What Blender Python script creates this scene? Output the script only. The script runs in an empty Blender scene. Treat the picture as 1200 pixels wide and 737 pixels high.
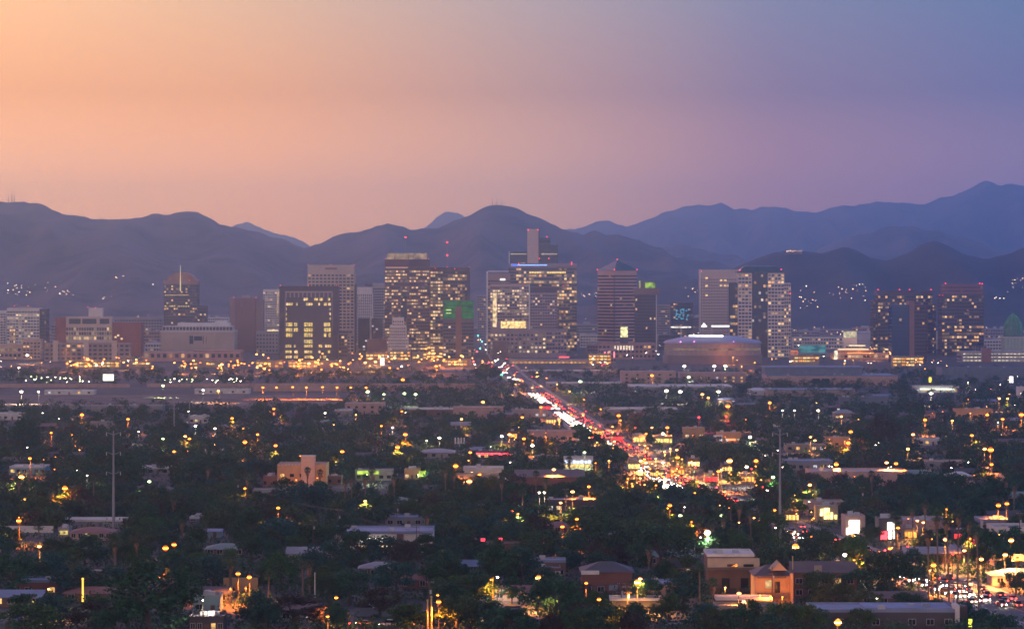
import bpy, math, random
import numpy as np
from mathutils import Vector, noise
C = bpy.context.scene.collection
SC = bpy.context.scene
R = random.Random(11)
# ------------------------------------------------------------------ camera, sky, light, exposure
F, HY, CX, EYE = 3738.0, 329.0, 600.0, 90.0      # focal length in photo pixels, horizon row, centre column, eye height (m)
cam = bpy.data.objects.new('camera', bpy.data.cameras.new('camera')); C.objects.link(cam)
cam.location = (0, 0, EYE); cam.rotation_euler = (math.radians(90), 0, 0)
cam.data.sensor_width = 36; cam.data.lens = 36 * F / 1200
cam.data.shift_y = -(368.5 - HY) / 1200
cam.data.clip_start = 1; cam.data.clip_end = 60000
SC.camera = cam

def lin(c):
    return tuple(((v / 255) / 12.92 if v / 255 <= .04045 else ((v / 255 + .055) / 1.055) ** 2.4) for v in c)

SKY_GAIN = 1.0
world = bpy.data.worlds.new('World'); SC.world = world; world.use_nodes = True
wt = world.node_tree; wt.nodes.clear()
def WN(t, **k):
    n = wt.nodes.new(t)
    for a, b in k.items(): setattr(n, a, b)
    return n
def wmath(op, a, b=None, c=None, clamp=False):
    n = WN('ShaderNodeMath', operation=op, use_clamp=clamp)
    for i, v in enumerate((a, b, c)):
        if v is None: continue
        if isinstance(v, (int, float)): n.inputs[i].default_value = v
        else: wt.links.new(v, n.inputs[i])
    return n.outputs[0]
wtc = WN('ShaderNodeTexCoord'); wsep = WN('ShaderNodeSeparateXYZ'); wt.links.new(wtc.outputs['Generated'], wsep.inputs[0])
wx, wy, wz = wsep.outputs
az = wmath('MULTIPLY', wmath('ARCTAN2', wx, wy), 180 / math.pi)          # degrees right of straight ahead
el = wmath('MULTIPLY', wmath('ARCSINE', wz), 180 / math.pi)
u = wmath('MULTIPLY_ADD', az, 1 / 180, .5, clamp=True)                   # -90..90 degrees
STOPS = [-75, -30, -9.12, -4.59, 0, 4.59, 9.12, 30, 75]
#SKYROWS
LROWS = [  # elevation (deg), linear sky radiance at the STOPS; the haze in front of it dims it to the photograph's values
 (1.67, [(1.024,0.475,0.138), (2.340,1.009,0.248), (2.924,1.188,0.275), (2.683,1.041,0.176), (1.918,0.851,0.231), (0.988,0.397,0.251), (0.676,0.350,0.349), (0.507,0.280,0.314), (0.270,0.157,0.209)]),
 (3.35, [(0.604,0.264,0.041), (1.381,0.561,0.074), (1.726,0.660,0.082), (1.476,0.577,0.076), (0.892,0.422,0.167), (0.375,0.216,0.236), (0.222,0.184,0.269), (0.167,0.148,0.242), (0.089,0.083,0.161)]),
 (5.03, [(0.555,0.309,0.110), (1.269,0.658,0.198), (1.586,0.774,0.220), (1.126,0.629,0.256), (0.650,0.455,0.322), (0.273,0.264,0.328), (0.152,0.211,0.306), (0.114,0.169,0.276), (0.061,0.095,0.184)]),
]
#SKYROWS_END
cols = []
for e, row in LROWS:
    r = WN('ShaderNodeValToRGB'); r.color_ramp.interpolation = 'B_SPLINE' if False else 'LINEAR'
    cr = r.color_ramp
    while len(cr.elements) < len(STOPS): cr.elements.new(.5)
    for i, s in enumerate(STOPS):
        cr.elements[i].position = (s + 90) / 180
    for i, s in enumerate(STOPS):
        cr.elements[i].color = (*row[i], 1)
    wt.links.new(u, r.inputs[0]); cols.append(r.outputs[0])
def wmix(f, a, b):
    n = WN('ShaderNodeMix', data_type='RGBA')
    if isinstance(f, (int, float)): n.inputs[0].default_value = f
    else: wt.links.new(f, n.inputs[0])
    for s, v in ((6, a), (7, b)):
        if isinstance(v, tuple): n.inputs[s].default_value = (*v, 1)
        else: wt.links.new(v, n.inputs[s])
    return n.outputs[2]
def ramp(x, a, b):
    n = WN('ShaderNodeMapRange', interpolation_type='SMOOTHSTEP'); wt.links.new(x, n.inputs[0])
    n.inputs[1].default_value = a; n.inputs[2].default_value = b
    return n.outputs[0]
def rampl(x, a, b):
    n = WN('ShaderNodeMapRange'); wt.links.new(x, n.inputs[0])
    n.inputs[1].default_value = a; n.inputs[2].default_value = b
    return n.outputs[0]
front = wmix(rampl(el, 1.67, 3.35), cols[0], wmix(rampl(el, 3.35, 5.03), cols[1], cols[2]))
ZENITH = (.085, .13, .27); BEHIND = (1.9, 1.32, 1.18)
# the deep blue of dusk above the frame, warmer over the glow on the east side
r = WN('ShaderNodeValToRGB'); cr = r.color_ramp
for i, (s, c) in enumerate([(-60,(.80,.48,.75)),(-12,(2.5,1.15,1.45)),(0,(.95,.78,1.42)),(12,(.04,.48,1.4)),(60,(.04,.28,.9))]):
    if i >= len(cr.elements): cr.elements.new(1.0)
    cr.elements[i].position = (s + 90) / 180; cr.elements[i].color = (*c, 1)
wt.links.new(u, r.inputs[0])
front = wmix(ramp(el, 5.3, 13), front, r.outputs[0])
front = wmix(ramp(el, 18, 60), front, ZENITH)
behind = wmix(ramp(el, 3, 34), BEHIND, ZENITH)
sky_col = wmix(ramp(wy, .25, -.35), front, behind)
sky_col = wmix(ramp(el, 0, -4), sky_col, (.05, .045, .055))
nish = WN('ShaderNodeTexSky', sky_type='NISHITA', sun_disc=False, sun_elevation=math.radians(2), sun_rotation=math.radians(-105), altitude=350)
bg = WN('ShaderNodeBackground'); wt.links.new(sky_col, bg.inputs[0]); bg.inputs[1].default_value = SKY_GAIN
bg2 = WN('ShaderNodeBackground'); wt.links.new(nish.outputs[0], bg2.inputs[0]); bg2.inputs[1].default_value = .006
wadd = WN('ShaderNodeAddShader'); wout = WN('ShaderNodeOutputWorld')
wt.links.new(bg.outputs[0], wadd.inputs[0]); wt.links.new(bg2.outputs[0], wadd.inputs[1]); wt.links.new(wadd.outputs[0], wout.inputs[0])

sun = bpy.data.objects.new('sun', bpy.data.lights.new('sun', 'SUN')); C.objects.link(sun)
sun.data.energy = .3; sun.data.angle = math.radians(25); sun.data.color = (1, .62, .45)
_d = Vector((math.sin(math.radians(-105)) * math.cos(math.radians(9)), math.cos(math.radians(-105)) * math.cos(math.radians(9)), math.sin(math.radians(9))))
sun.rotation_euler = _d.to_track_quat('Z', 'Y').to_euler()

vs = SC.view_settings
SC.display_settings.display_device = 'sRGB'
vs.view_transform = 'Standard'; vs.look = 'None'; vs.exposure = 0; vs.gamma = 1; vs.use_curve_mapping = False
cy = SC.cycles
cy.use_denoising = DENOISE = True
cy.filter_width = 1.6
cy.max_bounces = 5; cy.diffuse_bounces = 2; cy.glossy_bounces = 2; cy.volume_bounces = 2; cy.transparent_max_bounces = 4
cy.sample_clamp_indirect = 2.0; cy.caustics_reflective = False; cy.caustics_refractive = False
cy.use_light_tree = True

# ------------------------------------------------------------------ helpers
def depth_of(py, h=0.0):
    "distance at which a point h metres above the ground shows at photo row py"
    return F * (EYE - h) / (py - HY)
def WX(px, Y): return (px - CX) * Y / F
def WZ(py, Y): return EYE - (py - HY) * Y / F
def proj(x, y, z): return CX + F * x / y, HY - F * (z - EYE) / y

class MB:
    def __init__(s): s.v = []; s.f = []; s.m = []
    def face(s, pts, m=0):
        n = len(s.v); s.v += [tuple(p) for p in pts]; s.f.append(tuple(range(n, n + len(pts)))); s.m.append(m)
    def box(s, x0, x1, y0, y1, z0, z1, m=0):
        n = len(s.v)
        s.v += [(x0,y0,z0),(x1,y0,z0),(x1,y1,z0),(x0,y1,z0),(x0,y0,z1),(x1,y0,z1),(x1,y1,z1),(x0,y1,z1)]
        for q in ((0,3,2,1),(4,5,6,7),(0,1,5,4),(1,2,6,5),(2,3,7,6),(3,0,4,7)):
            s.f.append(tuple(n + i for i in q)); s.m.append(m)
    def tube(s, a, b, r0, r1=None, n=6, m=0, caps=True):
        r1 = r0 if r1 is None else r1
        a = Vector(a); b = Vector(b); d = (b - a).normalized()
        p = Vector((0,0,1)) if abs(d.z) < .9 else Vector((1,0,0))
        e1 = d.cross(p).normalized(); e2 = d.cross(e1)
        k = len(s.v)
        for c, r in ((a, r0), (b, r1)):
            for i in range(n):
                t = 2 * math.pi * i / n
                s.v.append(tuple(c + e1 * (r * math.cos(t)) + e2 * (r * math.sin(t))))
        for i in range(n):
            j = (i + 1) % n
            s.f.append((k + i, k + n + i, k + n + j, k + j)); s.m.append(m)
        if caps:
            s.f.append(tuple(k + i for i in range(n))); s.m.append(m)
            s.f.append(tuple(k + n + i for i in reversed(range(n)))); s.m.append(m)
    def ball(s, c, r, m=0, nu=8, nv=4, sz=1.0):
        k = len(s.v); c = Vector(c)
        s.v.append(tuple(c + Vector((0, 0, -r * sz))))
        for j in range(1, nv):
            a = -math.pi / 2 + math.pi * j / nv
            for i in range(nu):
                t = 2 * math.pi * i / nu
                s.v.append((c.x + r * math.cos(a) * math.cos(t), c.y + r * math.cos(a) * math.sin(t), c.z + r * sz * math.sin(a)))
        s.v.append(tuple(c + Vector((0, 0, r * sz)))); top = len(s.v) - 1
        for i in range(nu):
            j = (i + 1) % nu
            s.f.append((k, k + 1 + j, k + 1 + i)); s.m.append(m)
            for q in range(nv - 2):
                b0 = k + 1 + q * nu; b1 = b0 + nu
                s.f.append((b0 + i, b0 + j, b1 + j, b1 + i)); s.m.append(m)
            b0 = k + 1 + (nv - 2) * nu
            s.f.append((b0 + i, b0 + j, top)); s.m.append(m)
    def prism(s, pts, z0, z1, m=0):
        "extruded counter-clockwise outline"
        n = len(pts); k = len(s.v)
        s.v += [(p[0], p[1], z0) for p in pts] + [(p[0], p[1], z1) for p in pts]
        for i in range(n):
            j = (i + 1) % n; s.f.append((k + i, k + j, k + n + j, k + n + i)); s.m.append(m)
        s.f.append(tuple(k + n + i for i in range(n))); s.m.append(m)
        s.f.append(tuple(k + i for i in reversed(range(n)))); s.m.append(m)
    def mesh(s, name, mats):
        me = bpy.data.meshes.new(name); me.from_pydata(s.v, [], s.f)
        for m in (mats if isinstance(mats, (list, tuple)) else [mats]): me.materials.append(m)
        if any(s.m): me.polygons.foreach_set('material_index', s.m)
        me.update(); return me
    def build(s, name, mats, parent=None, loc=(0,0,0), rz=0.0):
        return place(s.mesh(name, mats), name, parent, loc, rz)
def place(me, name, parent=None, loc=(0,0,0), rz=0.0):
    o = bpy.data.objects.new(name, me); C.objects.link(o); o.location = loc
    if rz: o.rotation_euler = (0, 0, rz)
    if parent: o.parent = parent
    return o
def empty(name, loc, rz=0.0):
    return place(None, name, None, loc, rz)
def tag(o, label=None, cat=None, group=None, kind=None):
    for k, v in (('label', label), ('category', cat), ('group', group), ('kind', kind)):
        if v: o[k] = v
    return o
LAND = []       # landmarks that labels refer to: (phrase, px, py)
LATER = []      # things whose label is written once every neighbour stands: (object, description, category, group, px, py)
FOOT = []       # building footprints (x0,x1,y0,y1)
PROT = []       # picture boxes to keep free of nearer trees: (px0,px1,py0,py1,Y)
def mark(phrase, px, py): LAND.append((phrase, px, py))

# ------------------------------------------------------------------ materials
MATS = {}
def mat(name, col, rough=.8, var=.25, scale=.6, metal=0.0, island=0.0, objvar=0.0, stretch=None):
    "procedural surface: base colour broken up by noise (dirt, weathering); island/objvar vary it per leaf or per object"
    if name in MATS: return MATS[name]
    m = bpy.data.materials.new(name); m.use_nodes = True; nt = m.node_tree; b = nt.nodes['Principled BSDF']
    b.inputs['Roughness'].default_value = rough; b.inputs['Metallic'].default_value = metal
    tc = nt.nodes.new('ShaderNodeTexCoord'); no = nt.nodes.new('ShaderNodeTexNoise'); no.inputs['Scale'].default_value = scale; no.inputs['Detail'].default_value = 6
    src = tc.outputs['Object']
    if stretch:
        mp = nt.nodes.new('ShaderNodeMapping'); mp.inputs['Scale'].default_value = stretch; nt.links.new(src, mp.inputs[0]); src = mp.outputs[0]
    nt.links.new(src, no.inputs['Vector'])
    mr = nt.nodes.new('ShaderNodeMapRange'); nt.links.new(no.outputs[0], mr.inputs[0])
    mr.inputs[1].default_value = .3; mr.inputs[2].default_value = .7; mr.inputs[3].default_value = 1 - var; mr.inputs[4].default_value = 1 + var
    val = mr.outputs[0]
    hue = nt.nodes.new('ShaderNodeHueSaturation'); hue.inputs['Color'].default_value = (*col, 1)
    def mul(a, bsock):
        n = nt.nodes.new('ShaderNodeMath'); n.operation = 'MULTIPLY'; nt.links.new(a, n.inputs[0]); nt.links.new(bsock, n.inputs[1]); return n.outputs[0]
    def rng(sock, lo, hi):
        n = nt.nodes.new('ShaderNodeMapRange'); nt.links.new(sock, n.inputs[0]); n.inputs[3].default_value = lo; n.inputs[4].default_value = hi; return n.outputs[0]
    if island:
        g = nt.nodes.new('ShaderNodeNewGeometry'); val = mul(val, rng(g.outputs['Random Per Island'], 1 - island, 1 + island))
    if objvar:
        oi = nt.nodes.new('ShaderNodeObjectInfo'); val = mul(val, rng(oi.outputs['Random'], 1 - objvar, 1 + objvar))
        nt.links.new(rng(oi.outputs['Random'], .5 - .03, .5 + .03), hue.inputs['Hue'])
    nt.links.new(val, hue.inputs['Value']); nt.links.new(hue.outputs[0], b.inputs['Base Color'])
    MATS[name] = m; return m
def glow(name, col, s, sample=True):
    if name in MATS: return MATS[name]
    m = bpy.data.materials.new(name); m.use_nodes = True; nt = m.node_tree; nt.nodes.clear()
    e = nt.nodes.new('ShaderNodeEmission'); e.inputs[0].default_value = (*col, 1); e.inputs[1].default_value = s
    o = nt.nodes.new('ShaderNodeOutputMaterial'); nt.links.new(e.outputs[0], o.inputs[0])
    m.cycles.emission_sampling = 'AUTO' if sample else 'NONE'
    MATS[name] = m; return m
def litroom(name, col, s, scale=1.2):
    "uneven glow of a lit window or shop front, or of a floodlit part"
    if name in MATS: return MATS[name]
    m = bpy.data.materials.new(name); m.use_nodes = True; nt = m.node_tree; nt.nodes.clear()
    e = nt.nodes.new('ShaderNodeEmission'); e.inputs[0].default_value = (*col, 1)
    tc = nt.nodes.new('ShaderNodeTexCoord'); no = nt.nodes.new('ShaderNodeTexNoise'); no.inputs['Scale'].default_value = scale
    nt.links.new(tc.outputs['Object'], no.inputs['Vector'])
    mr = nt.nodes.new('ShaderNodeMapRange'); mr.inputs[1].default_value = .35; mr.inputs[2].default_value = .65; mr.inputs[3].default_value = .35 * s; mr.inputs[4].default_value = 1.3 * s
    nt.links.new(no.outputs[0], mr.inputs[0]); nt.links.new(mr.outputs[0], e.inputs[1])
    o = nt.nodes.new('ShaderNodeOutputMaterial'); nt.links.new(e.outputs[0], o.inputs[0])
    m.cycles.emission_sampling = 'NONE'
    MATS[name] = m; return m
def winmat(name, bay, fh, ox, p, ca=(1,.62,.25), cb=(1,.82,.52), s=1.3, glass=(.03,.035,.045), seed=0.0, oz=0.0):
    "ribbon of panes: one pane per bay, some lit; floors differ in how many are lit"
    m = bpy.data.materials.new(name); m.use_nodes = True; nt = m.node_tree; b = nt.nodes['Principled BSDF']
    L = nt.links.new
    def M(op, a, c=None):
        n = nt.nodes.new('ShaderNodeMath'); n.operation = op
        for i, v in enumerate((a, c)):
            if v is None: continue
            if isinstance(v, (int, float)): n.inputs[i].default_value = v
            else: L(v, n.inputs[i])
        return n.outputs[0]
    tc = nt.nodes.new('ShaderNodeTexCoord'); sp = nt.nodes.new('ShaderNodeSeparateXYZ'); L(tc.outputs['Object'], sp.inputs[0])
    cx = M('FLOOR', M('DIVIDE', M('ADD', sp.outputs[0], ox), bay)); cyy = M('FLOOR', M('DIVIDE', M('ADD', sp.outputs[1], .3), bay)); cz = M('FLOOR', M('DIVIDE', M('SUBTRACT', sp.outputs[2], oz), fh))
    cmb = nt.nodes.new('ShaderNodeCombineXYZ'); L(M('ADD', cx, seed * 13.7), cmb.inputs[0]); L(cyy, cmb.inputs[1]); L(cz, cmb.inputs[2])
    wn = nt.nodes.new('ShaderNodeTexWhiteNoise'); wn.noise_dimensions = '3D'; L(cmb.outputs[0], wn.inputs[0])
    wf = nt.nodes.new('ShaderNodeTexWhiteNoise'); wf.noise_dimensions = '1D'; L(M('ADD', cz, seed * 7.3), wf.inputs['W'])
    wg = nt.nodes.new('ShaderNodeTexWhiteNoise'); wg.noise_dimensions = '3D'; cg = nt.nodes.new('ShaderNodeCombineXYZ')
    L(M('ADD', M('FLOOR', M('DIVIDE', M('ADD', cx, .5), 3.0)), seed * 3.1), cg.inputs[0]); L(M('FLOOR', M('DIVIDE', M('ADD', cyy, .5), 3.0)), cg.inputs[1]); L(cz, cg.inputs[2]); L(cg.outputs[0], wg.inputs[0])
    fl = M('ADD', M('MULTIPLY', M('POWER', wf.outputs[0], 2.0), 1.9), .25); gr = M('ADD', M('MULTIPLY', wg.outputs[0], 1.5), .25)
    lit = M('LESS_THAN', wn.outputs[0], M('MULTIPLY', M('MULTIPLY', fl, gr), p))
    sc = nt.nodes.new('ShaderNodeSeparateColor'); L(wn.outputs[1], sc.inputs[0])
    no = nt.nodes.new('ShaderNodeTexNoise'); no.inputs['Scale'].default_value = 1.1; L(tc.outputs['Object'], no.inputs['Vector'])
    k = M('MULTIPLY', M('ADD', M('MULTIPLY', M('POWER', sc.outputs[1], 2.2), 1.15), .12), M('ADD', no.outputs[0], .45))
    mx = nt.nodes.new('ShaderNodeMix'); mx.data_type = 'RGBA'; L(sc.outputs[2], mx.inputs[0]); mx.inputs[6].default_value = (*ca, 1); mx.inputs[7].default_value = (*cb, 1)
    L(mx.outputs[2], b.inputs['Emission Color']); L(M('MULTIPLY', M('MULTIPLY', lit, k), s), b.inputs['Emission Strength'])
    b.inputs['Base Color'].default_value = (*glass, 1); b.inputs['Roughness'].default_value = .12
    m.cycles.emission_sampling = 'NONE'
    return m
def ground_mat(name, cols, scales, rough=.9):
    m = bpy.data.materials.new(name); m.use_nodes = True; nt = m.node_tree; b = nt.nodes['Principled BSDF']; b.inputs['Roughness'].default_value = rough
    tc = nt.nodes.new('ShaderNodeTexCoord'); last = None
    for c, s in zip(cols, scales):
        if last is None:
            rgb = nt.nodes.new('ShaderNodeRGB'); rgb.outputs[0].default_value = (*c, 1); last = rgb.outputs[0]; continue
        no = nt.nodes.new('ShaderNodeTexNoise'); no.inputs['Scale'].default_value = s; no.inputs['Detail'].default_value = 8; nt.links.new(tc.outputs['Object'], no.inputs['Vector'])
        mr = nt.nodes.new('ShaderNodeMapRange'); mr.inputs[1].default_value = .44; mr.inputs[2].default_value = .58; nt.links.new(no.outputs[0], mr.inputs[0])
        mx = nt.nodes.new('ShaderNodeMix'); mx.data_type = 'RGBA'; nt.links.new(mr.outputs[0], mx.inputs[0]); nt.links.new(last, mx.inputs[6]); mx.inputs[7].default_value = (*c, 1); last = mx.outputs[2]
    nt.links.new(last, b.inputs['Base Color']); return m

# ------------------------------------------------------------------ ground, mountains
g = MB(); g.face([(-9000, -400, 0), (9000, -400, 0), (9000, 17500, 0), (-9000, 17500, 0)])
tag(g.build('ground', ground_mat('desert_ground', [(.06,.047,.038),(.032,.04,.024),(.10,.08,.066),(.045,.043,.045)], [0,.02,.008,.05])), kind='structure')

def ridge(name, pts, Y, front, back, m, seed, step=14.0, amp=.16):
    "a range whose crest line, at distance Y, runs through the photo points; slopes fall to the plain in front of and behind it"
    xs = np.array([WX(p[0], Y) for p in pts]); zs = np.array([WZ(p[1], Y) for p in pts])
    n = int((xs[-1] - xs[0]) / step) + 1; X = np.linspace(xs[0], xs[-1], n); Zc = np.interp(X, xs, zs)
    Zc = Zc + np.array([Y / 8000 * (8 * noise.fractal(Vector((x * 8000 / Y * .013, seed, 2)), .7, 2.1, 6) + 9 * (.5 - abs(noise.noise(Vector((x * 8000 / Y * .016, seed, 7)))))) for x in X])
    if Y < 7000: Zc = np.interp(X, xs, zs) + (Zc - np.interp(X, xs, zs)) * .28
    Zc = Zc - (Zc.mean() - np.interp(X, xs, zs).mean())
    K = 47; verts = []; faces = []
    for j in range(K):
        t = j / (K - 1) * 2 - 1                                        # -1 foot in front, 0 crest, 1 foot behind
        y = Y + (t * front if t < 0 else t * back)
        prof = (1 - abs(t)) ** 1.25
        for i in range(n):
            nz = noise.fractal(Vector((X[i] * .0012 + seed, y * .0009, seed)), .9, 2.1, 6)
            rg = 1 - abs(noise.noise(Vector((X[i] * .0055 + seed, y * .0012, 3.3)))) * 1.6
            w = min(1, abs(t) * 3.5)
            z = Zc[i] * prof * (1 + w * (amp * nz + .55 * (rg - .6)))
            z = min(z, Zc[i] * (1 - .12 * min(1, abs(t) * 4)) if t else Zc[i] + 3.2 * noise.noise(Vector((X[i] * .03, seed, 1))) + 2.0 * noise.noise(Vector((X[i] * .09, seed, 5))))
            verts.append((X[i], y, max(z, -2.0) if 0 < j < K - 1 else -2.0))
    for j in range(K - 1):
        for i in range(n - 1):
            a = j * n + i; faces.append((a, a + 1, a + n + 1, a + n))
    me = bpy.data.meshes.new(name); me.from_pydata(verts, [], faces); me.materials.append(m)
    me.polygons.foreach_set('use_smooth', [True] * len(faces)); me.update()
    return tag(place(me, name), kind='structure')
rockm = ground_mat('mountain_rock', [(.095,.07,.066),(.028,.03,.024),(.15,.105,.09)], [0,.016,.005])
R1 = [(-90, 240),(-50, 240),(0, 237),(25, 236),(45, 238),(70, 247),(95, 254),(115, 258),(150, 255),(180, 251),(205, 249),(230, 250),(255, 262),(275, 268),(300, 272),(330, 280),(358, 291),(380, 281),(400, 273),(430, 267),(455, 264),(475, 267),(490, 270),(510, 268),(530, 258),(545, 252),(560, 246),(575, 241),(585, 240),(600, 243),(625, 252),(650, 263),(670, 271),(685, 276),(692, 271),(700, 269),(710, 274),(725, 275),(745, 279),(765, 286),(790, 297),(810, 304),(840, 307),(870, 316),(920, 324),(1000, 330),(1300, 334)]
ridge('mountains', R1, 8000, 1900, 1500, rockm, 1.7)
rockd = ground_mat('dark_hill_rock', [(.035,.03,.03),(.016,.018,.015),(.055,.042,.04)], [0,.016,.005])
R4 = [(700, 345),(790, 330),(850, 320),(878, 306),(900, 297),(925, 292),(945, 294),(965, 297),(978, 291),(990, 289),(1003, 293),(1020, 302),(1040, 306),(1060, 298),(1075, 288),(1092, 280),(1110, 288),(1130, 298),(1155, 303),(1180, 298),(1200, 290),(1250, 284),(1300, 288)]
ridge('mountains', R4, 6400, 900, 1300, rockd, 3.3)
R2 = [(700,330),(760,300),(782,288),(795,286),(815,291),(840,296),(865,301),(885,308),(930,303),(970,288),(1000,276),(1030,268),(1060,265),(1085,267),(1120,275),(1160,290),(1200,303),(1260,318)]
ridge('mountains', R2, 11000, 1300, 1300, rockm, 5.1, 16)
R3 = [(-90,330),(180,310),(240,285),(262,274),(275,266),(287,263),(300,265),(320,271),(345,278),(360,285),(390,305),(440,300),(470,280),(482,274),(495,268),(512,254),(525,250),(540,252),(560,268),(600,292),(640,285),(660,270),(672,266),(690,263),(700,259),(712,257),(725,261),(735,264),(750,257),(770,250),(800,243),(825,241),(845,238),(865,242),(880,248),(900,245),(912,243),(930,247),(955,250),(975,243),(1000,240),(1030,236),(1060,238),(1090,237),(1110,232),(1130,222),(1152,213),(1163,214),(1175,218),(1200,216),(1250,213),(1300,220)]
ridge('mountains', R3, 16300, 2400, 1150, rockm, 9.4, 22)
# ------------------------------------------------------------------ lamps and light materials (each lamp lights its own surroundings)
ORANGE, AMBER, WHITE, GREENISH, RED = (1,.23,.015), (1,.42,.06), (1,.83,.62), (.75,1,.42), (1,.03,.03)
L_AVI = glow('aviation_red', (1,.04,.05), 5.5, False)
# ------------------------------------------------------------------ towers
class Tower:
    def __init__(s, name, label, cat, xc, Y, phrase, rz=0.0, px=None, py=400, yb=None, foot=(30, 30)):
        s.xc, s.Y, s.k = xc, Y, Y / F
        s.o = tag(empty(name, (WX(xc, Y), Y, 0), rz), label, cat)
        if phrase: mark(phrase, xc if px is None else px, py)
        s.n = 0
    def X(s, px): return (px - s.xc) * s.k
    def Z(s, py): return WZ(py, s.Y)
    def vol(s, x0, x1, yt, yb=None, d0=0, d1=28, wall=None, fh=3.9, bay=3.2, sp=.5, pier=.5, proud=.06, p=.3, top=4, low=0, s_=1.25, ca=(1,.42,.09), cb=(1,.68,.30), glass=(.03,.035,.045), metres=False, front_only=False, pierside=True):
        "floors of ribbon windows between spandrels, cut into bays by piers"
        if not metres: x0, x1 = s.X(x0), s.X(x1); z1 = s.Z(yt); z0 = 0 if yb is None else s.Z(yb)
        else: z1 = yt; z0 = yb or 0
        s.n += 1
        W = x1 - x0; nb = max(1, round(W / bay)); bay = W / nb
        nfl = max(1, int((z1 - top - z0 - low) / fh)); fh = (z1 - top - z0 - low) / nfl
        w = MB()
        if low: w.box(x0, x1, d0, d1, z0, z0 + low)
        wm = winmat('panes', bay, fh, -x0, p, ca, cb, s_, glass, s.xc + s.n * 3.1, z0 + low)
        for i in range(nfl):
            zb = z0 + low + i * fh
            w.box(x0, x1, d0, d1, zb, zb + fh * sp)
            q = MB(); q.box(x0 + .25, x1 - .25, d0 + .3, d1 - .3, zb + fh * sp - .02, zb + fh + .02)
            q.build('window_band', wm, s.o)
        w.box(x0, x1, d0, d1, z0 + low + nfl * fh, z1)
        if pier > 0:
            for i in range(nb + 1):
                c = x0 + i * bay; a, b = max(x0, c - pier / 2), min(x1, c + pier / 2)
                if i == 0: a -= proud
                if i == nb: b += proud
                w.box(a, b, d0 - proud, d0 + .5, z0 + low, z1 - top + .1)
            nd = max(1, round((d1 - d0) / bay))
            if pierside:
                for i in range(1, nd + 1):
                    c = d0 + i * (d1 - d0) / nd; b = min(c + pier / 2, d1)
                    w.box(x0 - proud, x0 + .5, c - pier / 2, b, z0 + low, z1 - top + .1); w.box(x1 - .5, x1 + proud, c - pier / 2, b, z0 + low, z1 - top + .1)
        w.build('wall', wall, s.o)
        return x0, x1, z0, z1
    def box(s, name, x0, x1, yt, yb, m, d0=0, d1=10):
        b = MB(); b.box(s.X(x0), s.X(x1), d0, d1, 0 if yb is None else s.Z(yb), s.Z(yt)); return b.build(name, m, s.o)
    def boxm(s, name, x0, x1, d0, d1, z0, z1, m):
        b = MB(); b.box(x0, x1, d0, d1, z0, z1); return b.build(name, m, s.o)
    def avi(s, *pts, r=.38, d=-.2):
        r = min(r, .62)
        for px, py in pts:
            b = MB(); b.ball((s.X(px), d, s.Z(py)), r, nu=6, nv=4); b.build('aviation_light', L_AVI, s.o)
    def mast(s, px, yt, yb, lights=(), d=8, r=.35):
        b = MB(); z0, z1 = s.Z(yb), s.Z(yt); x = s.X(px)
        for sx, sy in ((-1,-1),(1,-1),(0,1)): b.tube((x + sx * .9, d + sy * .9, z0), (x, d, z1), r * .5, r * .25, 4)
        for i in range(8):
            z = z0 + (z1 - z0) * i / 8; q = .9 * (1 - i / 8)
            b.tube((x - q, d - q, z), (x + q, d - q, z), .12, n=4); b.tube((x + q, d - q, z), (x, d + q, z), .12, n=4)
        b.build('antenna', mat('mast_steel', (0.35,0.336,0.35), .5), s.o)
        for yy in lights:
            q = MB(); q.ball((x, d - 1.2, s.Z(yy)), 1.0, nu=8, nv=5); q.build('aviation_light', L_AVI, s.o)
    def plant(s, x0, x1, yt, n, m, d0=6, d1=20):
        "roof plant: boxes standing on the roof"
        z0 = s.Z(yt)
        for i in range(n):
            a = R.uniform(x0, x1 - 4); w = R.uniform(3, 8); h = R.uniform(1.5, 4); e = R.uniform(d0, d1 - 4)
            b = MB(); b.box(s.X(a), s.X(a) + w, e, e + R.uniform(3, 6), z0, z0 + h); b.build('roof_plant', m, s.o)
    def foot(s, x0, x1, d=30): FOOT.append((WX(x0, s.Y) - 3, WX(x1, s.Y) + 3, s.Y - 4, s.Y + d))
beige = mat('beige_stone', (0.588,0.462,0.392), .8, .12, .05); pale = mat('pale_concrete', (0.728,0.658,0.63), .8, .12, .05)
brownm = mat('brown_stone', (0.272,0.152,0.136), .7, .12, .05); darkred = mat('dark_red_granite', (0.156,0.06,0.06), .45, .15, .05)
bronze = mat('bronze_panel', (0.12,0.066,0.066), .4, .15, .06); greyd = mat('dark_grey_panel', (0.09,0.072,0.09), .5, .15, .05)
greym = mat('grey_concrete', (0.364,0.322,0.336), .8, .15, .05); brick = mat('red_brick', (0.308,0.105,0.084), .85, .15, .1)
bluegl = mat('dark_blue_glass', (0.03,0.042,0.072), .15, .2, .08); white = mat('white_render', (0.74,0.74,0.74), .75, .1, .06)
pinkst = mat('pink_granite', (0.588,0.35,0.322), .7, .12, .05); violet = mat('mauve_panel', (0.32,0.256,0.32), .6, .15, .05)
steel = mat('roof_steel', (0.42,0.42,0.448), .5, .2, .2); tealroof = mat('patina_metal_roof', (0.06,0.102,0.12), .4, .2, .1)

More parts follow.
